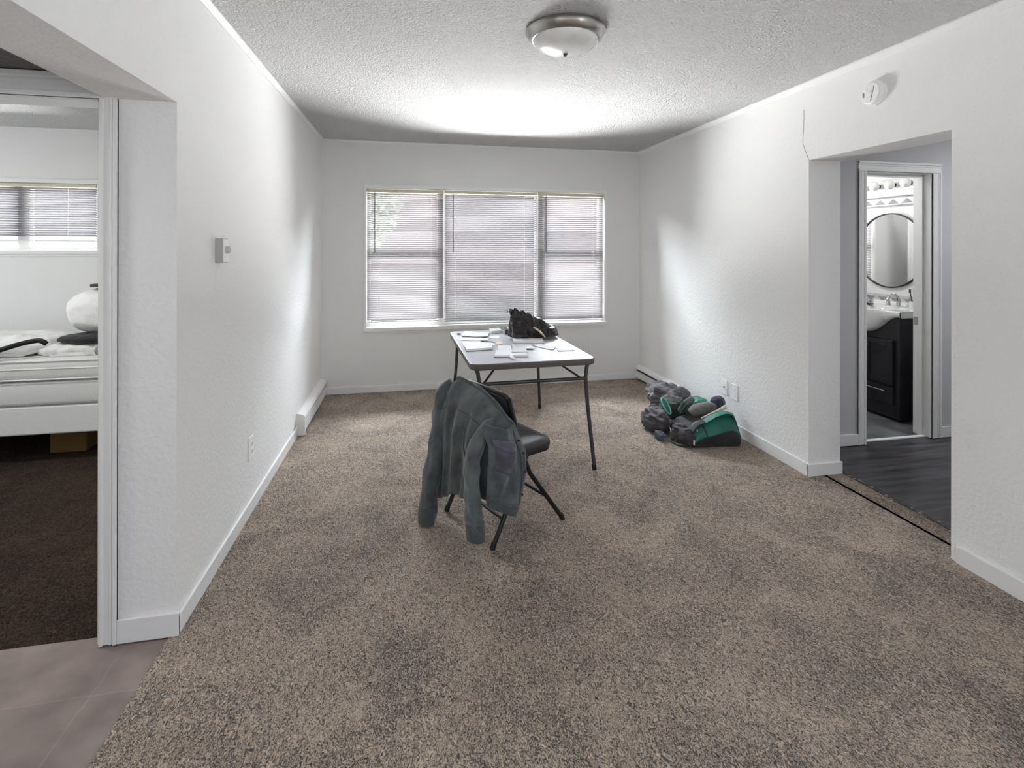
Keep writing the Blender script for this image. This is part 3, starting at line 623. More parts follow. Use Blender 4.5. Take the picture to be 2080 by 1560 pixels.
PA, PB_ = Vector((.905, 3.712, .812)), Vector((.998, 3.700, .728))
mb = MB(); n_ = 14
mb.tube([PA.lerp(PB_, k / n_) + Vector((0, -.004, .010 * math.sin(math.pi * k / n_))) for k in range(n_ + 1)], [.002 + .017 * math.sin(math.pi * min(1, max(.02, k / n_))) ** .6 for k in range(n_ + 1)], 14, flat=(.45, 1), up=(0, 1, 0))
single('paper_packet', mb, mat('tan_paper', rgb(196, 166, 136), .5, var=(40, rgb(224, 214, 200), .48, .52)), 'tan paper packet showing in the mouth of the black bag', 'packet', (.95, 3.705, .765), smooth=True)
mb = MB().grid(lambda u, v: Vector((1.075 + .10 * (u - .5) * 1.4 + .03 * v, 3.955 + .03 * u - .02 * v, TH_ + .028 + .10 * (1 - u) * (.4 + .6 * v) + .008 * noise.noise(Vector((u * 9, v * 9, 4))))), 20, 20)
single('plastic_wrap', mb, PAPERB, 'pale crinkled plastic sheet behind the black bag', 'wrap', (1.06, 3.9, TH_), solid=.0012)

# ================================================================== folding chair
R1 = Vector((.38, 2.343, 0)); D = Vector((.9, .436, 0)); N_ = Vector((-.436, .9, 0))
def CH(a, b, z): return R1 + D * a + N_ * b + Vector((0, 0, z))
WCH = .43
ch = thing('folding_chair', 'black padded metal folding chair with a jacket hung on it', 'chair', tuple(CH(.2, WCH / 2, 0)), math.atan2(D.y, D.x))
VIN = mat('black_vinyl', rgb(40, 38, 37), .42, bump=(60, .12, .002)); VING = mat('charcoal_vinyl', rgb(66, 70, 74), .5, bump=(60, .12, .002))
for b in (0, WCH):
    lg = part('front_leg', MB().tube([CH(.435, b, .012), CH(.22, b, .30), CH(.165, b, .42), CH(.125, b, .56), CH(.088, b, .685)], .0115, 12), BLACKMET, ch, smooth=True, auto=.9)
    part('foot_cap', MB().tube([CH(.442, b, .001), CH(.425, b, .03)], .0135, 12), BLACKMET, lg)
    bi = b + (.022 if b == 0 else -.022)
    lg = part('rear_leg', MB().tube([CH(0, b, .012), CH(.10, b, .20), CH(.22, bi, .385)], .0115, 12), BLACKMET, ch, smooth=True, auto=.9)
    part('foot_cap', MB().tube([CH(-.005, b, .001), CH(.006, b, .03)], .0135, 12), BLACKMET, lg)
part('front_brace', MB().tube([CH(.33, 0, .15), CH(.33, WCH, .15)], .007, 8), BLACKMET, ch)
part('rear_brace', MB().tube([CH(.06, 0, .12), CH(.06, WCH, .12)], .007, 8), BLACKMET, ch)
part('top_rail', MB().tube([CH(.088, 0, .685), CH(.085, .02, .70), CH(.083, WCH / 2, .702), CH(.085, WCH - .02, .70), CH(.088, WCH, .685)], .0115, 10), BLACKMET, ch, smooth=True)
def cm(mb):
    Rm = Matrix(((D.x, N_.x, 0, R1.x), (D.y, N_.y, 0, R1.y), (0, 0, 1, 0), (0, 0, 0, 1))); mb.v = [Rm @ v for v in mb.v]; return mb
SP = [(x + .205, y + WCH / 2) for x, y in rrect(.375, .40, .06)]
part('seat_frame', cm(MB().prism(SP, .375, .392)), BLACKMET, ch, bevel=.003)
mb = MB(); n = len(SP); c = Vector((.205, WCH / 2))
rings = [(1.0, .392), (1.02, .400), (1.02, .414), (.985, .426), (.8, .432), (.4, .435)]
vs = [(c.x + (x - c.x) * s, c.y + (y - c.y) * s, z) for s, z in rings for x, y in SP]; mb.add(vs, [(r * n + k, r * n + (k + 1) % n, (r + 1) * n + (k + 1) % n, (r + 1) * n + k) for r in range(5) for k in range(n)] + [tuple(5 * n + k for k in range(n))])
part('seat_cushion', cm(mb), VIN, ch, smooth=True)
part('backrest', cm(MB().grid(lambda u, v: Vector((.108 + .050 * (1 - v) - .006 * math.sin(u * math.pi), .012 + u * (WCH - .024), .50 + v * .185)), 14, 6)), VING, ch, solid=-.022, bevel=.006)

# ------------------------------------------------------------------ jacket draped over the chair back
JK = mat('grey_green_canvas', rgb(84, 92, 90), .85, bump=(22, .75, .012, 7), var=(9, rgb(58, 62, 66), .38, .62), sheen=.3)
JKP = mat('grey_purple_canvas', rgb(80, 78, 90), .85, bump=(40, .6, .008, 6), var=(16, rgb(60, 58, 66), .35, .65), sheen=.2)
JKD = mat('dark_cuff_canvas', rgb(62, 68, 67), .85, bump=(40, .6, .008, 6), sheen=.2)
jk = thing('jacket', 'grey green canvas jacket draped over the folding chair back', 'jacket', tuple(CH(0, .2, .1)))
TOP = [(.10, .455, .58), (.03, .445, .65), (.045, .38, .718), (.062, .27, .708), (.062, .13, .688), (.06, .02, .645), (.075, -.035, .60), (.10, -.045, .57)]
BOT = [(.06, .50, .22), (-.03, .475, .085), (-.075, .37, .115), (-.055, .29, .16), (-.075, .18, .19), (-.06, .07, .23), (-.03, -.04, .24), (.03, -.06, .26)]
def body(u, v):
    t, b = interp(TOP, u), interp(BOT, u)
    h = v ** .45; p = Vector((lerp(t.x, b.x, h), lerp(t.y, b.y, h), lerp(t.z, b.z, v)))
    f = (math.sin(u * 46) * .5 + math.sin(u * 27 + 1.3 + v * 2) * .6 + .8 * noise.noise(Vector((u * 9, v * 2.2, 1))))
    amp = .020 * smooth01(v * 2.2) * (1 if .12 < u < .9 else .4)
    p.x -= amp * f + .018 * math.sin(math.pi * min(1, v * 1.4)) * (1 if u > .1 else 0)
    p.z += .006 * math.sin(u * 46) * v
    return CH(*p)
part('body_panel', MB().grid(body, 90, 60), JK, jk, smooth=True, solid=.004)
# yoke seam and collar fold along the top
mb = MB(); mb.tube([body(k / 30, .0) - D * .006 + Vector((0, 0, .003)) for k in range(8, 30)], [.006 + .002 * math.sin(k) for k in range(8, 30)], 8); part('collar', mb, JK, jk, smooth=True)
mb = MB().tube([body(.15 + .55 * k / 30, .22) - D * .002 for k in range(31)], .0022, 6); part('yoke_seam', mb, JKD, jk)
# front panel wrapping the near side
def front(u, v):
    a = lerp(-.075, .118, u) + (.012 if v < .1 else 0) * (1 - u) - .025 * max(0, v - .75) * 4 * u + .012 * math.sin(v * 5) * (1 - u)
    ztop = .600 - .045 * u; zbot = .205 + .055 * (1 - u) ** 2 - .02 * u + .03 * max(0, u - .75) * 4
    z = lerp(ztop, zbot, v); b = -.035 - .055 * smooth01(v * 3) - .02 * math.sin(math.pi * u) + .012 * noise.noise(Vector((u * 4, v * 6, 7))) + .010 * math.sin(u * 9 + v * 5)
    if u < .25: b += .03 * (1 - u / .25)
    return CH(a, b, z)
part('front_panel', MB().grid(front, 44, 60), JK, jk, smooth=True, solid=.004)
def onf(u, v, o=.006): return front(u, v) - N_ * o
pk = part('pocket', MB().grid(lambda u, v: onf(.10 + .56 * u - .04 * (v > .85) * (abs(u - .5) * 2), .18 + .33 * v, .012), 14, 14), JKP, jk, smooth=True, solid=.003)
part('pocket_flap', MB().grid(lambda u, v: onf(.08 + .60 * u, .13 + .10 * v + .015 * v * math.sin(math.pi * u), .020), 14, 6), JKP, pk, smooth=True, solid=.003)
part('button_placket', MB().grid(lambda u, v: onf(.80 + .13 * u, .03 + .92 * v, .007), 4, 40), JKP, jk, smooth=True, solid=.003)
for v in (.14, .27, .5, .8):
    p = onf(.87, v, .0115); part('button', MB().cyl(p, p - N_ * .003, .0055, 12), BLACKMET, jk)
part('waistband', MB().grid(lambda u, v: onf(.02 + .93 * u, .88 + .12 * v, .006), 24, 5), JKD, jk, smooth=True, solid=.003)
# sleeves
def sleeve(path, rad, flat, seed, up):
    mb = MB(); P = [interp(path, k / 40) for k in range(41)]; R = [interp([(r, 0, 0) for r in rad], k / 40).x for k in range(41)]
    mb.tube(P, R, 26, caps=True, flat=flat, up=up); n = 26
    for i in range(41):
        for k in range(n):
            v = mb.v[i * n + k]; c = P[i]; d = (v - c); L = d.length
            f = noise.noise(Vector((k / n * 5 * 0 + d.x * 30, d.y * 30, i * .22 + seed))) * .22 + .09 * math.sin(i * .9 + k * .48 + seed) + .05 * math.sin(k * .97 + i * .15)
            mb.v[i * n + k] = c + d * (1 + f * .9)
    return mb
ls = part('left_sleeve', sleeve([CH(.03, .43, .685), CH(-.005, .47, .62), (.152, 2.745, .50), (.128, 2.70, .34), (.098, 2.66, .18), (.078, 2.632, .012)], [.030, .050, .050, .050, .054, .056], (1, .62), 1, tuple(D)), JK, jk, smooth=True)
part('cuff', MB().tube([(.085, 2.642, .078), (.080, 2.635, .04), (.078, 2.632, .006)], [.057, .060, .061], 24, flat=(1, .62), up=tuple(D)), JKD, ls, smooth=True, auto=.8)
rs = part('right_sleeve', sleeve([CH(.04, .05, .60), CH(-.035, .035, .545), CH(-.095, .035, .44), CH(-.112, .012, .32), CH(-.118, -.012, .22), CH(-.118, -.03, .125)], [.026, .046, .056, .052, .054, .052], (1, .62), 5, tuple(D)), JK, jk, smooth=True)
part('cuff', MB().tube([CH(-.118, -.022, .175), CH(-.118, -.028, .14), CH(-.118, -.031, .105)], [.054, .057, .055], 24, flat=(1, .7), up=tuple(D)), JKD, rs, smooth=True, auto=.8)
# shoulder seam and armhole of the right sleeve
part('armhole_seam', MB().tube([CH(-.062, .115, .60), CH(-.085, .12, .54), CH(-.10, .105, .47), CH(-.105, .075, .41)], .0035, 6), JKD, jk)

# ================================================================== clothes and bag by the right wall
def lump(c, ax, ay, az, ex=.8, amp=.02, fs=10, seed=0, rz=0.0, nu=96, nv=64, flatten=True, dirn=None, zmin=0.004, xmax=None):
    """soft cloth heap: superellipsoid with folds"""
    C0 = Vector(c); cr_, sr = math.cos(rz), math.sin(rz); mb = MB()
    def f(u, v):
        t = u * 2 * math.pi; ph = (v - .5) * math.pi
        sg = lambda x: (abs(x) ** ex) * (1 if x > 0 else -1)
        d = Vector((sg(math.cos(ph)) * sg(math.cos(t)), sg(math.cos(ph)) * sg(math.sin(t)), sg(math.sin(ph))))
        q = Vector((d.x * ax, d.y * ay, d.z * az)); nrm = Vector((d.x / ax, d.y / ay, d.z / az)).normalized()
        w = Vector((q.x * fs + seed * 3.1, q.y * fs, q.z * fs * 1.3))
        a1 = abs(noise.noise(w)); a2 = noise.noise(w * 2.3)
        q += nrm * amp * (1.5 * (.35 - a1) + .4 * a2 - .7 * abs(noise.noise(Vector((w.x * 2.6 + 5, w.y * 1.1, w.z * 2)))) + .15 + (.5 * math.sin((q.x * dirn[0] + q.y * dirn[1] + q.z * dirn[2]) + 3 * noise.noise(w * .6)) if dirn else 0))
        p = Vector((q.x * cr_ - q.y * sr, q.x * sr + q.y * cr_, q.z)) + C0
        p.z = max(p.z, zmin)
        if xmax is not None: p.x = min(p.x, xmax)
        return p
    return mb.grid(f, nu, nv, closed=True)
def fabric(name, c1, c2, s=8): return mat(name, c1, .8, bump=(22, .5, .010, 3), var=(s, c2, .4, .6), sheen=.1)
BAGBLK = fabric('black_nylon', rgb(34, 32, 34), rgb(46, 44, 46)); TEAL = mat('teal_nylon', rgb(34, 112, 98), .55, bump=(14, .4, .012, 3), var=(6, rgb(26, 92, 80), .4, .65))
GREYF = fabric('grey_fleece', rgb(98, 95, 98), rgb(84, 80, 84)); GREYD = fabric('dark_grey_cotton', rgb(70, 67, 70), rgb(52, 50, 54)); NAVY = fabric('navy_nylon', rgb(44, 48, 64), rgb(70, 76, 96))
GRNG = fabric('grey_green_nylon', rgb(82, 98, 88), rgb(60, 72, 66)); PGREY = fabric('warm_grey_fabric', rgb(104, 102, 98), rgb(92, 90, 88))

duf = thing('duffel_bag', 'open black duffel bag with a teal band beside the right wall', 'bag', (2.15, 3.40, 0), 0.0)
def narrow(x, d_): return 1.93 + (x - 1.93) * lerp(.82, .97, d_)
def duff(u, v, infl=0.0):
    base = [(1.965, .004), (1.94, .06), (1.955, .115), (2.02, .165), (2.12, .205), (2.25, .232), (2.325, .215), (2.365, .15), (2.385, .07), (2.375, .004)]
    p = interp([(x, 0, z) for x, z in base], u)
    y = lerp(3.215, 3.60, v); drop = smooth01((v - .10) * 3.2)
    x = narrow(p.x, v * .9) + .015 * v; z = p.z * (1 - .42 * drop) if p.z > .1 else p.z
    y += .03 * (1 - (x - 1.93) / .45) * (1 - v)
    q = Vector((x, y, max(z, .004))); k = .010 * noise.noise(Vector((x * 11, y * 11, z * 11)))
    q += Vector((-k if x < 2.1 else k, 0, k)); q.z = max(q.z, .004)
    if infl: q += (q - Vector((2.15, 3.42, .06))).normalized() * infl
    q.x = min(q.x, 2.398)
    return q
part('bag_body', MB().grid(lambda u, v: duff(u, v), 60, 30), BAGBLK, duf, smooth=True, solid=.003)
def endp(u, v, o=0.0):
    top = interp([(1.95, 0, .085), (1.985, 0, .150), (2.07, 0, .185), (2.2, 0, .212), (2.32, 0, .222), (2.362, 0, .165), (2.385, 0, .08)], u); x = lerp(lerp(1.945, 2.375, u), top.x, v); z = lerp(.004, top.z, v)
    x = narrow(x, .35 * v)
    y = 3.205 + .04 * (1 - (x - 1.93) / .40) - .022 * math.sin(math.pi * min(1, v * 1.1)) * math.sin(math.pi * u) ** .5 + .07 * v ** 3 + .005 * noise.noise(Vector((x * 16, z * 16, 2)))
    return Vector((x, y - o, z))
part('end_panel', MB().grid(lambda u, v: endp(u, v), 40, 24), BAGBLK, duf, smooth=True, solid=.004)
part('teal_band', MB().grid(lambda u, v: endp(.02 + .95 * u, lerp(.36 + .24 * u, .985, v), .006 + .003 * math.sin(math.pi * v)), 40, 14), TEAL, duf, smooth=True, solid=.004)
part('seam', MB().tube([endp(.30, .44 + .055 * k, .013) for k in range(11)], .003, 6), BAGBLK, duf)
part('teal_top', MB().grid(lambda u, v: duff(.38 + .30 * u, -.02 + .16 * v, .006), 20, 10), TEAL, duf, smooth=True, solid=.003)
part('pale_lining', MB().tube([Vector((2.04, 3.285, .192)), Vector((2.12, 3.30, .213)), Vector((2.20, 3.32, .228)), Vector((2.265, 3.345, .238)), Vector((2.285, 3.37, .236))], [.005, .007, .009, .014, .010], 10), mat('pale_lining', rgb(214, 208, 198), .8), duf, smooth=True)
part('side_pocket', lump((1.945, 3.34, .065), .055, .10, .062, .75, .016, 14, 2, .25), GREYD, duf, smooth=True)
part('zip_pull', MB().tube([(1.975, 3.232, .135), (1.970, 3.222, .122)], .005, 8), NICKEL, duf)
part('care_label', MB().box(1.945, 1.951, 3.222, 3.235, .03, .062, .001), PLAST, duf)
part('strap', MB().tube([(1.93, 3.24, .02), (1.87, 3.31, .008), (1.86, 3.37, .006), (1.89, 3.42, .006)], .012, 8, flat=(1, .35)), BAGBLK, duf, smooth=True)
single('rolled_garment', lump((2.145, 3.435, .200), .135, .048, .046, .8, .006, 12, 5, .30, zmin=.1), PGREY, 'grey rolled garment lying on top of the open duffel bag', 'garment', (2.145, 3.435, .16), smooth=True)
single('cap', lump((2.303, 3.485, .226), .046, .052, .05, .85, .008, 16, 9, .4, zmin=.14), NAVY, 'navy cap between the rolled garment and the right wall', 'cap', (2.295, 3.475, .18), smooth=True)
Rr = Matrix.Translation((2.09, 3.575, .195)) @ Matrix.Rotation(.25, 4, 'Z') @ Matrix.Rotation(-.35, 4, 'Y') @ Matrix.Rotation(.75, 4, 'X')
pg = thing('toiletry_pouch', 'grey green zipped pouch leaning in the open duffel bag', 'pouch', (2.09, 3.575, .13))
part('pouch_body', MB().box(-.05, .05, -.024, .024, -.08, .08, .016, 4, Rr), GRNG, pg, smooth=True)
part('zip', MB().tube([Rr @ Vector((-.052, -.015, -.065)), Rr @ Vector((-.053, -.015, .06)), Rr @ Vector((-.03, -.015, .081))], .004, 6), mat('teal_zip', rgb(90, 150, 135), .5), pg)
single('teal_shirt', lump((2.30, 3.74, .095), .080, .10, .090, .8, .016, 12, 4, xmax=2.40), TEAL, 'teal shirt bunched against the wall behind the duffel bag', 'shirt', (2.30, 3.77, .03), smooth=True)
single('dark_trousers', lump((1.858, 3.62, .078), .070, .130, .080, .8, .026, 11, 8, .10, nu=70, nv=44), GREYD, 'dark grey trousers heaped at the left end of the duffel bag', 'trousers', (1.875, 3.60, .005), smooth=True)
single('green_cloth', lump((2.10, 3.80, .095), .100, .095, .092, .8, .022, 14, 14, -.2), fabric('dark_green_grey', rgb(56, 60, 56), rgb(38, 42, 40)), 'dark green grey cloth between the trousers and the grey hoodie', 'cloth', (2.10, 3.80, .01), smooth=True)
sn = thing('slipper', 'teal and mint slipper stuck in the clothes heap', 'slipper', (1.975, 3.70, .13))
Rs = Matrix.Translation((1.965, 3.665, .165)) @ Matrix.Rotation(.55, 4, 'Z') @ Matrix.Rotation(1.0, 4, 'X')
mb = MB().prism([(.036 * math.cos(t) * (1 if math.sin(t) > 0 else .8), .066 * math.sin(t)) for t in [k / 24 * 6.283 for k in range(24)]], -.008, .004); mb.v = [Rs @ v for v in mb.v]
part('sole', mb, TEAL, sn, bevel=.002)
mb = MB().tube([Rs @ Vector((.036 * math.cos(t), .066 * math.sin(t), .006)) for t in [k / 24 * 6.283 for k in range(25)]], .006, 8)
part('rim', mb, mat('mint_rubber', rgb(130, 196, 180), .5), sn, smooth=True)
single('hoodie', lump((2.215, 4.10, .105), .125, .21, .100, .8, .032, 10, 3, .22, nu=90, nv=56, dirn=(0, 34, 12), xmax=2.345), GREYF, 'grey hoodie crumpled against the baseboard heater', 'hoodie', (2.215, 4.10, .02), smooth=True)
single('dark_garment', lump((1.80, 3.44, .030), .03, .045, .031, .8, .010, 18, 12), NAVY, 'small dark bundle on the carpet left of the duffel bag', 'garment', (1.80, 3.44, .004), smooth=True)
single('olive_cloth', lump((1.985, 3.91, .05), .045, .05, .048, .8, .012, 16, 17), fabric('olive', rgb(66, 68, 58), rgb(54, 56, 48)), 'olive cloth bundle on the carpet below the hoodie', 'cloth', (1.985, 3.91, .004), smooth=True)

# ================================================================== bedroom
SHEET = mat('white_sheet', rgb(236, 236, 234), .85, bump=(14, .5, .015, 3)); QUILT = mat('quilted_white', rgb(222, 222, 220), .9, bump=(40, .4, .008, 3))
bd = thing('bed', 'white bed with box spring and mattress under the bedroom window', 'bed', (-2.4, 4.25, 0))
BX0, BX1, BY0, BY1 = -3.75, -1.35, 3.76, 4.85
part('bed_frame', MB().box(BX0, BX1, BY0 + .03, BY1, .20, .385, .012, 3), mat('white_bed_frame', rgb(232, 232, 230), .6, bump=(25, .25, .006)), bd)
for x in (BX0 + .08, BX1 - .08):
    for y in (BY0 + .1, BY1 - .1): part('leg', MB().box(x - .03, x + .03, y - .03, y + .03, 0, .2), BLACKMET, bd)
part('box_spring', MB().box(BX0 + .02, BX1 - .02, BY0 + .02, BY1, .385, .545, .03, 4), QUILT, bd, smooth=True, auto=.7)
mb = MB().box(BX0 + .02, BX1 - .02, BY0 + .005, BY1, .545, .695, .05, 5); part('mattress', mb, QUILT, bd, smooth=True, auto=.7)
for z in (.562, .63, .68): part('piping', MB().tube([(BX0 + .05, BY0 + .006, z), (BX1 - .05, BY0 + .006, z)], .006, 6), SHEET, bd)
single('folded_blanket', lump((-2.84, 4.03, .755), .50, .24, .07, .6, .02, 7, 21, zmin=.695), SHEET, 'white folded blanket at the left end of the bed', 'blanket', (-2.8, 4.0, .70), smooth=True)
single('dark_belt', MB().tube([interp([(-2.62, 3.757, .735), (-2.5, 3.748, .775), (-2.42, 3.75, .80), (-2.33, 3.755, .815), (-2.29, 3.76, .79)], k / 20) for k in range(21)], .016, 10, flat=(.55, 1)), BLACKMET, 'black strap lying along the folded blanket', 'strap', (-2.45, 3.75, .74), smooth=True)
single('pillow', lump((-1.965, 4.08, .965), .37, .21, .160, .75, .014, 6, 31, -.05), SHEET, 'big white pillow on top of the pile at the right of the bed', 'pillow', (-1.93, 4.08, .8), smooth=True)
single('black_bag', lump((-2.06, 3.93, .796), .25, .12, .030, .7, .006, 14, 33), fabric('black_fabric', rgb(20, 20, 22), rgb(34, 34, 36)), 'flat black bag squeezed under the white pillow', 'bag', (-2.02, 3.95, .75), smooth=True)
single('white_clothes', lump((-2.14, 3.94, .722), .27, .13, .048, .7, .018, 11, 37, zmin=.696), SHEET, 'white crumpled clothes under the black bag on the bed', 'clothes', (-2.08, 3.92, .70), smooth=True)
single('sock', lump((-1.985, 3.785, .735), .045, .035, .03, .85, .008, 20, 41), fabric('grey_sock', rgb(170, 168, 164), rgb(110, 108, 106), 30), 'rolled grey sock at the front edge of the bed', 'sock', (-1.985, 3.8, .705), smooth=True)
single('book', MB().box(-2.17, -1.85, 3.98, 4.18, 1.136, 1.156, .003), mat('dark_brown_cover', rgb(60, 50, 46), .5), 'dark book lying on the white pillow', 'book', (-2.0, 4.08, 1.105))
single('towel', lump((-1.98, 4.06, 1.178), .13, .09, .018, .8, .005, 14, 45), SHEET, 'small white towel on the dark book', 'towel', (-1.98, 4.06, 1.13), smooth=True)
single('scarf', lump((-1.97, 4.03, 1.214), .055, .04, .018, .8, .012, 22, 47), fabric('brown_wool', rgb(80, 62, 52), rgb(52, 42, 36), 30), 'small brown scarf on top of the white towel', 'scarf', (-1.97, 4.0, 1.155), smooth=True)
single('storage_box', MB().box(-2.42, -2.2, 4.0, 4.3, .0, .14, .01), mat('brown_card', rgb(110, 84, 44), .8), 'brown storage box in the dark under the bed', 'box', (-2.3, 4.15, 0))

# ================================================================== bathroom
van = thing('bathroom_vanity', 'black vanity cabinet with white ceramic sink top', 'vanity', (4.08, 3.69, 0))
VY0, VY1, VX0, VX1 = 3.385, 3.995, 3.865, 4.295
BLKW = mat('black_painted_wood', rgb(34, 34, 38), .38)
part('cabinet_body', MB().box(VX0, VX1, VY0, VY1, .02, .85, .003), BLKW, van)
vm = (VY0 + VY1) / 2
for i, (a, b) in enumerate(((VY0 + .045, vm - .003), (vm + .003, VY1 - .045))):
    mb = MB().box(VX0 - .016, VX0, a, b, .29, .655, .002)
    fr = .045
    mb.box(VX0 - .022, VX0 - .012, a + .001, a + fr, .291, .654, .002).box(VX0 - .022, VX0 - .012, b - fr, b - .001, .291, .654, .002).box(VX0 - .0215, VX0 - .0125, a + fr, b - fr, .61, .6535, .002).box(VX0 - .0215, VX0 - .0125, a + fr, b - fr, .2915, .335, .002)
    dr = part('door', mb, BLKW, van)
    ky = b - .025 if i == 0 else a + .025
    part('knob', MB().lathe([(0, -.050), (.010, -.049), (.014, -.042), (.011, -.034), (.005, -.028), (.005, -.020)], (VX0, ky, .59), 16, 'X'), mat('satin_knob', rgb(214, 214, 212), .35, metal=.4), dr, smooth=True)
dw = part('drawer', MB().box(VX0 - .016, VX0, VY0 + .045, VY1 - .045, .13, .275, .002), BLKW, van)
part('handle', MB().tube([(VX0 - .035, VY0 + .10, .235), (VX0 - .035, VY0 + .30, .235)], .005, 8).tube([(VX0 - .035, VY0 + .12, .235), (VX0 - .01, VY0 + .12, .235)], .004, 8).tube([(VX0 - .035, VY0 + .28, .235), (VX0 - .01, VY0 + .28, .235)], .004, 8), CHROME, dw)
CER = mat('white_ceramic', rgb(240, 240, 238), .12, coat=.4)
# sink top: wavy front apron
def wz(y):
    t = abs(y - vm) / ((VY1 - VY0) / 2); return lerp(.700, .845, smooth01((t - .12) / .85))
def wx(y):
    t = abs(y - vm) / ((VY1 - VY0) / 2); return VX0 - .02 - .085 * (1 - smooth01(t * 1.05))
mb = MB(); ny = 40; ya, yb = VY0 - .015, VY1 + .015
def top_f(u, v):
    y = lerp(ya, yb, u); x = wx(y); z0 = wz(y)
    pts = [(VX0 + .02, z0), (x + .035, z0 + .002), (x + .004, z0 + .035 if z0 < .8 else z0 + .01), (x, .885), (x + .008, .895), (x + .03, .898)]
    p = interp([(a, 0, b) for a, b in pts], v); return Vector((p.x, y, p.z))
mb.grid(top_f, ny, 16)
def bowl(u, v):
    y = lerp(ya, yb, u); x = lerp(wx(y) + .03, VX1, v); dx, dy = (x - 4.03) / .15, (y - vm) / .22; r = math.sqrt(dx * dx + dy * dy)
    return Vector((x, y, .898 - .11 * smooth01((1 - r) * 1.6)))
mb.grid(bowl, ny, 24)
mb.box(VX1 - .02, VX1, ya, yb, .895, .93, .004)
part('sink_top', mb, CER, van, smooth=True, auto=.9)
for yy in (ya, yb - .012): part('side_edge', MB().box(VX0 + .0, VX1, yy, yy + .012, .845, .896, .003), CER, van)
fa = thing('faucet', 'chrome two handle faucet on the sink', 'faucet', (4.19, vm, .898))
part('spout', MB().tube([interp([(4.20, vm, .902), (4.195, vm, .96), (4.16, vm, 1.0), (4.11, vm, .99), (4.075, vm, .955)], k / 16) for k in range(17)], [.017 - .0004 * k for k in range(17)], 12), CHROME, fa, smooth=True)
for dy in (-.10, .10): part('handle', MB().tube([(4.20, vm + dy, .901), (4.20, vm + dy, .93), (4.20, vm + dy, .945)], [.022, .015, .010], 12).tube([(4.20, vm + dy, .945), (4.17, vm + dy * 1.25, .975)], [.008, .006], 10), CHROME, fa, smooth=True, auto=.8)
single('comb', MB().box(4.07, 4.10, 3.84, 3.97, .900, .912, .003), BLACKMET, 'dark comb lying on the left of the sink top', 'comb', (4.085, 3.9, .899))
tbh = thing('toothbrush_cup', 'white cup with upright brushes at the right end of the sink', 'cup', (4.17, 3.54, .898))
part('cup', MB().lathe([(0, 0), (.028, 0), (.030, .06), (.027, .06), (.025, .006), (0, .006)], (4.17, 3.535, .899), 20), CER, tbh, smooth=True, auto=.8)
for k in range(3): part('brush', MB().tube([(4.165 + .008 * k, 3.53 + .006 * k, .91), (4.15 + .018 * k, 3.545 - .022 * k, 1.05)], .004, 8).box(4.146 + .018 * k, 4.154 + .018 * k, 3.538 - .022 * k, 3.552 - .022 * k, 1.03, 1.062), [GREYMET, CHROME, mat('red_brush', rgb(150, 90, 88), .5)][k], tbh)
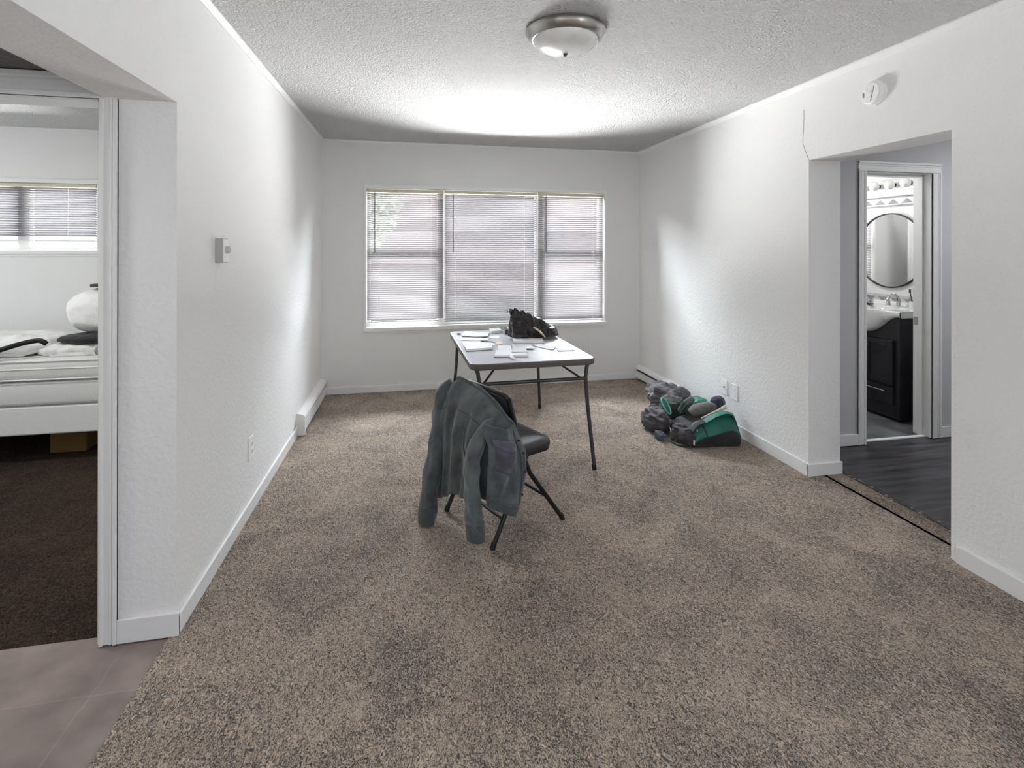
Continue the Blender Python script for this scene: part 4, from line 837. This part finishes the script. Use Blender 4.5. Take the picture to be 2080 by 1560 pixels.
# tile borders
TILE = mat('pale_marble', rgb(216, 216, 214), .3, var=(12, rgb(196, 196, 196), .4, .6)); TILED = mat('grey_marble', rgb(150, 150, 150), .3, var=(14, rgb(126, 126, 128), .4, .6))
def border(name, z0, z1, diamonds):
    mb = MB().box(4.292, 4.30, YH + .12, YB, z0, z1); o = struct(name, mb, TILE)
    t = MB(); h = z1 - z0; s = .13 if not diamonds else .125; y = YH + .16; x0, x1 = 4.2895, 4.2925
    mm = .012
    while y < YB - s:
        if not diamonds: tri = [(y + mm, z0 + mm), (y + s - mm, z0 + mm), (y + s / 2, z1 - mm)]
        else: tri = [(y + mm, z1 - mm), (y + s - mm, z1 - mm), (y + s / 2, (z0 + z1) / 2 + .0)]
        def pr(P):
            n = len(P); t.add([(x0, a, b) for a, b in P] + [(x1, a, b) for a, b in P], [tuple(range(n)), tuple(range(n, 2 * n))] + [(k, (k + 1) % n, n + (k + 1) % n, n + k) for k in range(n)])
        pr(tri)
        if diamonds: pr([(y + mm, z0 + mm), (y + s - mm, z0 + mm), (y + s / 2, (z0 + z1) / 2)])
        y += s
    part('grey_triangle_tile', t, TILED, o)
    part('edge_band', MB().box(4.288, 4.294, YH + .12, YB, z1, z1 + .014).box(4.288, 4.294, YH + .12, YB, z0 - .014, z0), TILED if not diamonds else TILE, o)
border('trim_tile_upper', 1.80, 1.866, False)
border('trim_tile_lower', .862, .972, True)
mi = thing('round_mirror', 'round mirror with thin black frame above the sink', 'mirror', (4.3, 3.855, 1.385))
MR = mat('mirror_silver', (.92, .92, .92, 1), .01, metal=1.0)
cM = (4.3, 3.855, 1.388)
part('mirror_glass', MB().lathe([(.332, -.012), (0, -.012)], cM, 64, 'X').lathe([(.332, -.012), (.332, -.002)], cM, 64, 'X'), MR, mi)
part('frame', MB().lathe([(.331, -.002), (.331, -.022), (.341, -.022), (.341, -.002), (.331, -.002)], cM, 64, 'X'), BLACKMET, mi)
vl = thing('vanity_light', 'four bulb light bar above the round mirror', 'wall light', (4.3, 3.83, 1.975))
part('bar', MB().box(4.275, 4.30, 3.55, 4.16, 1.93, 2.03, .006), TRIM, vl)
BULB = mat('bulb_glass', rgb(246, 246, 242), .15, coat=.5)
for k in range(4):
    y = 3.62 + k * .15; sk = part('socket', MB().tube([(4.275, y, 1.975), (4.24, y, 1.975)], [.024, .024], 16), CHROME, vl, smooth=True, auto=.8)
    part('bulb', MB().lathe([(.014, -.068), (.02, -.075)] + [(.042 * math.sin(a), -.115 - .042 * -math.cos(a) - 2 * .042 * 0 if False else -.112 + .042 * math.cos(a)) for a in [.5 + k2 / 12 * (math.pi - .5) for k2 in range(13)]], (4.3, y, 1.975), 20, 'X'), BULB, sk, smooth=True)
scn = thing('shower_curtain', 'white shower curtain, seen in the round mirror', 'curtain', (3.0, 4.2, 0))
part('curtain', MB().grid(lambda u, v: Vector((3.0 + .03 * math.sin(u * 60), 3.35 + u * 1.45, .3 + v * 1.6)), 120, 6), SHEET, scn, smooth=True, solid=.002)
part('rod', MB().cyl((3.0, YH + .12, 1.93), (3.0, YB, 1.93), .012), CHROME, scn)
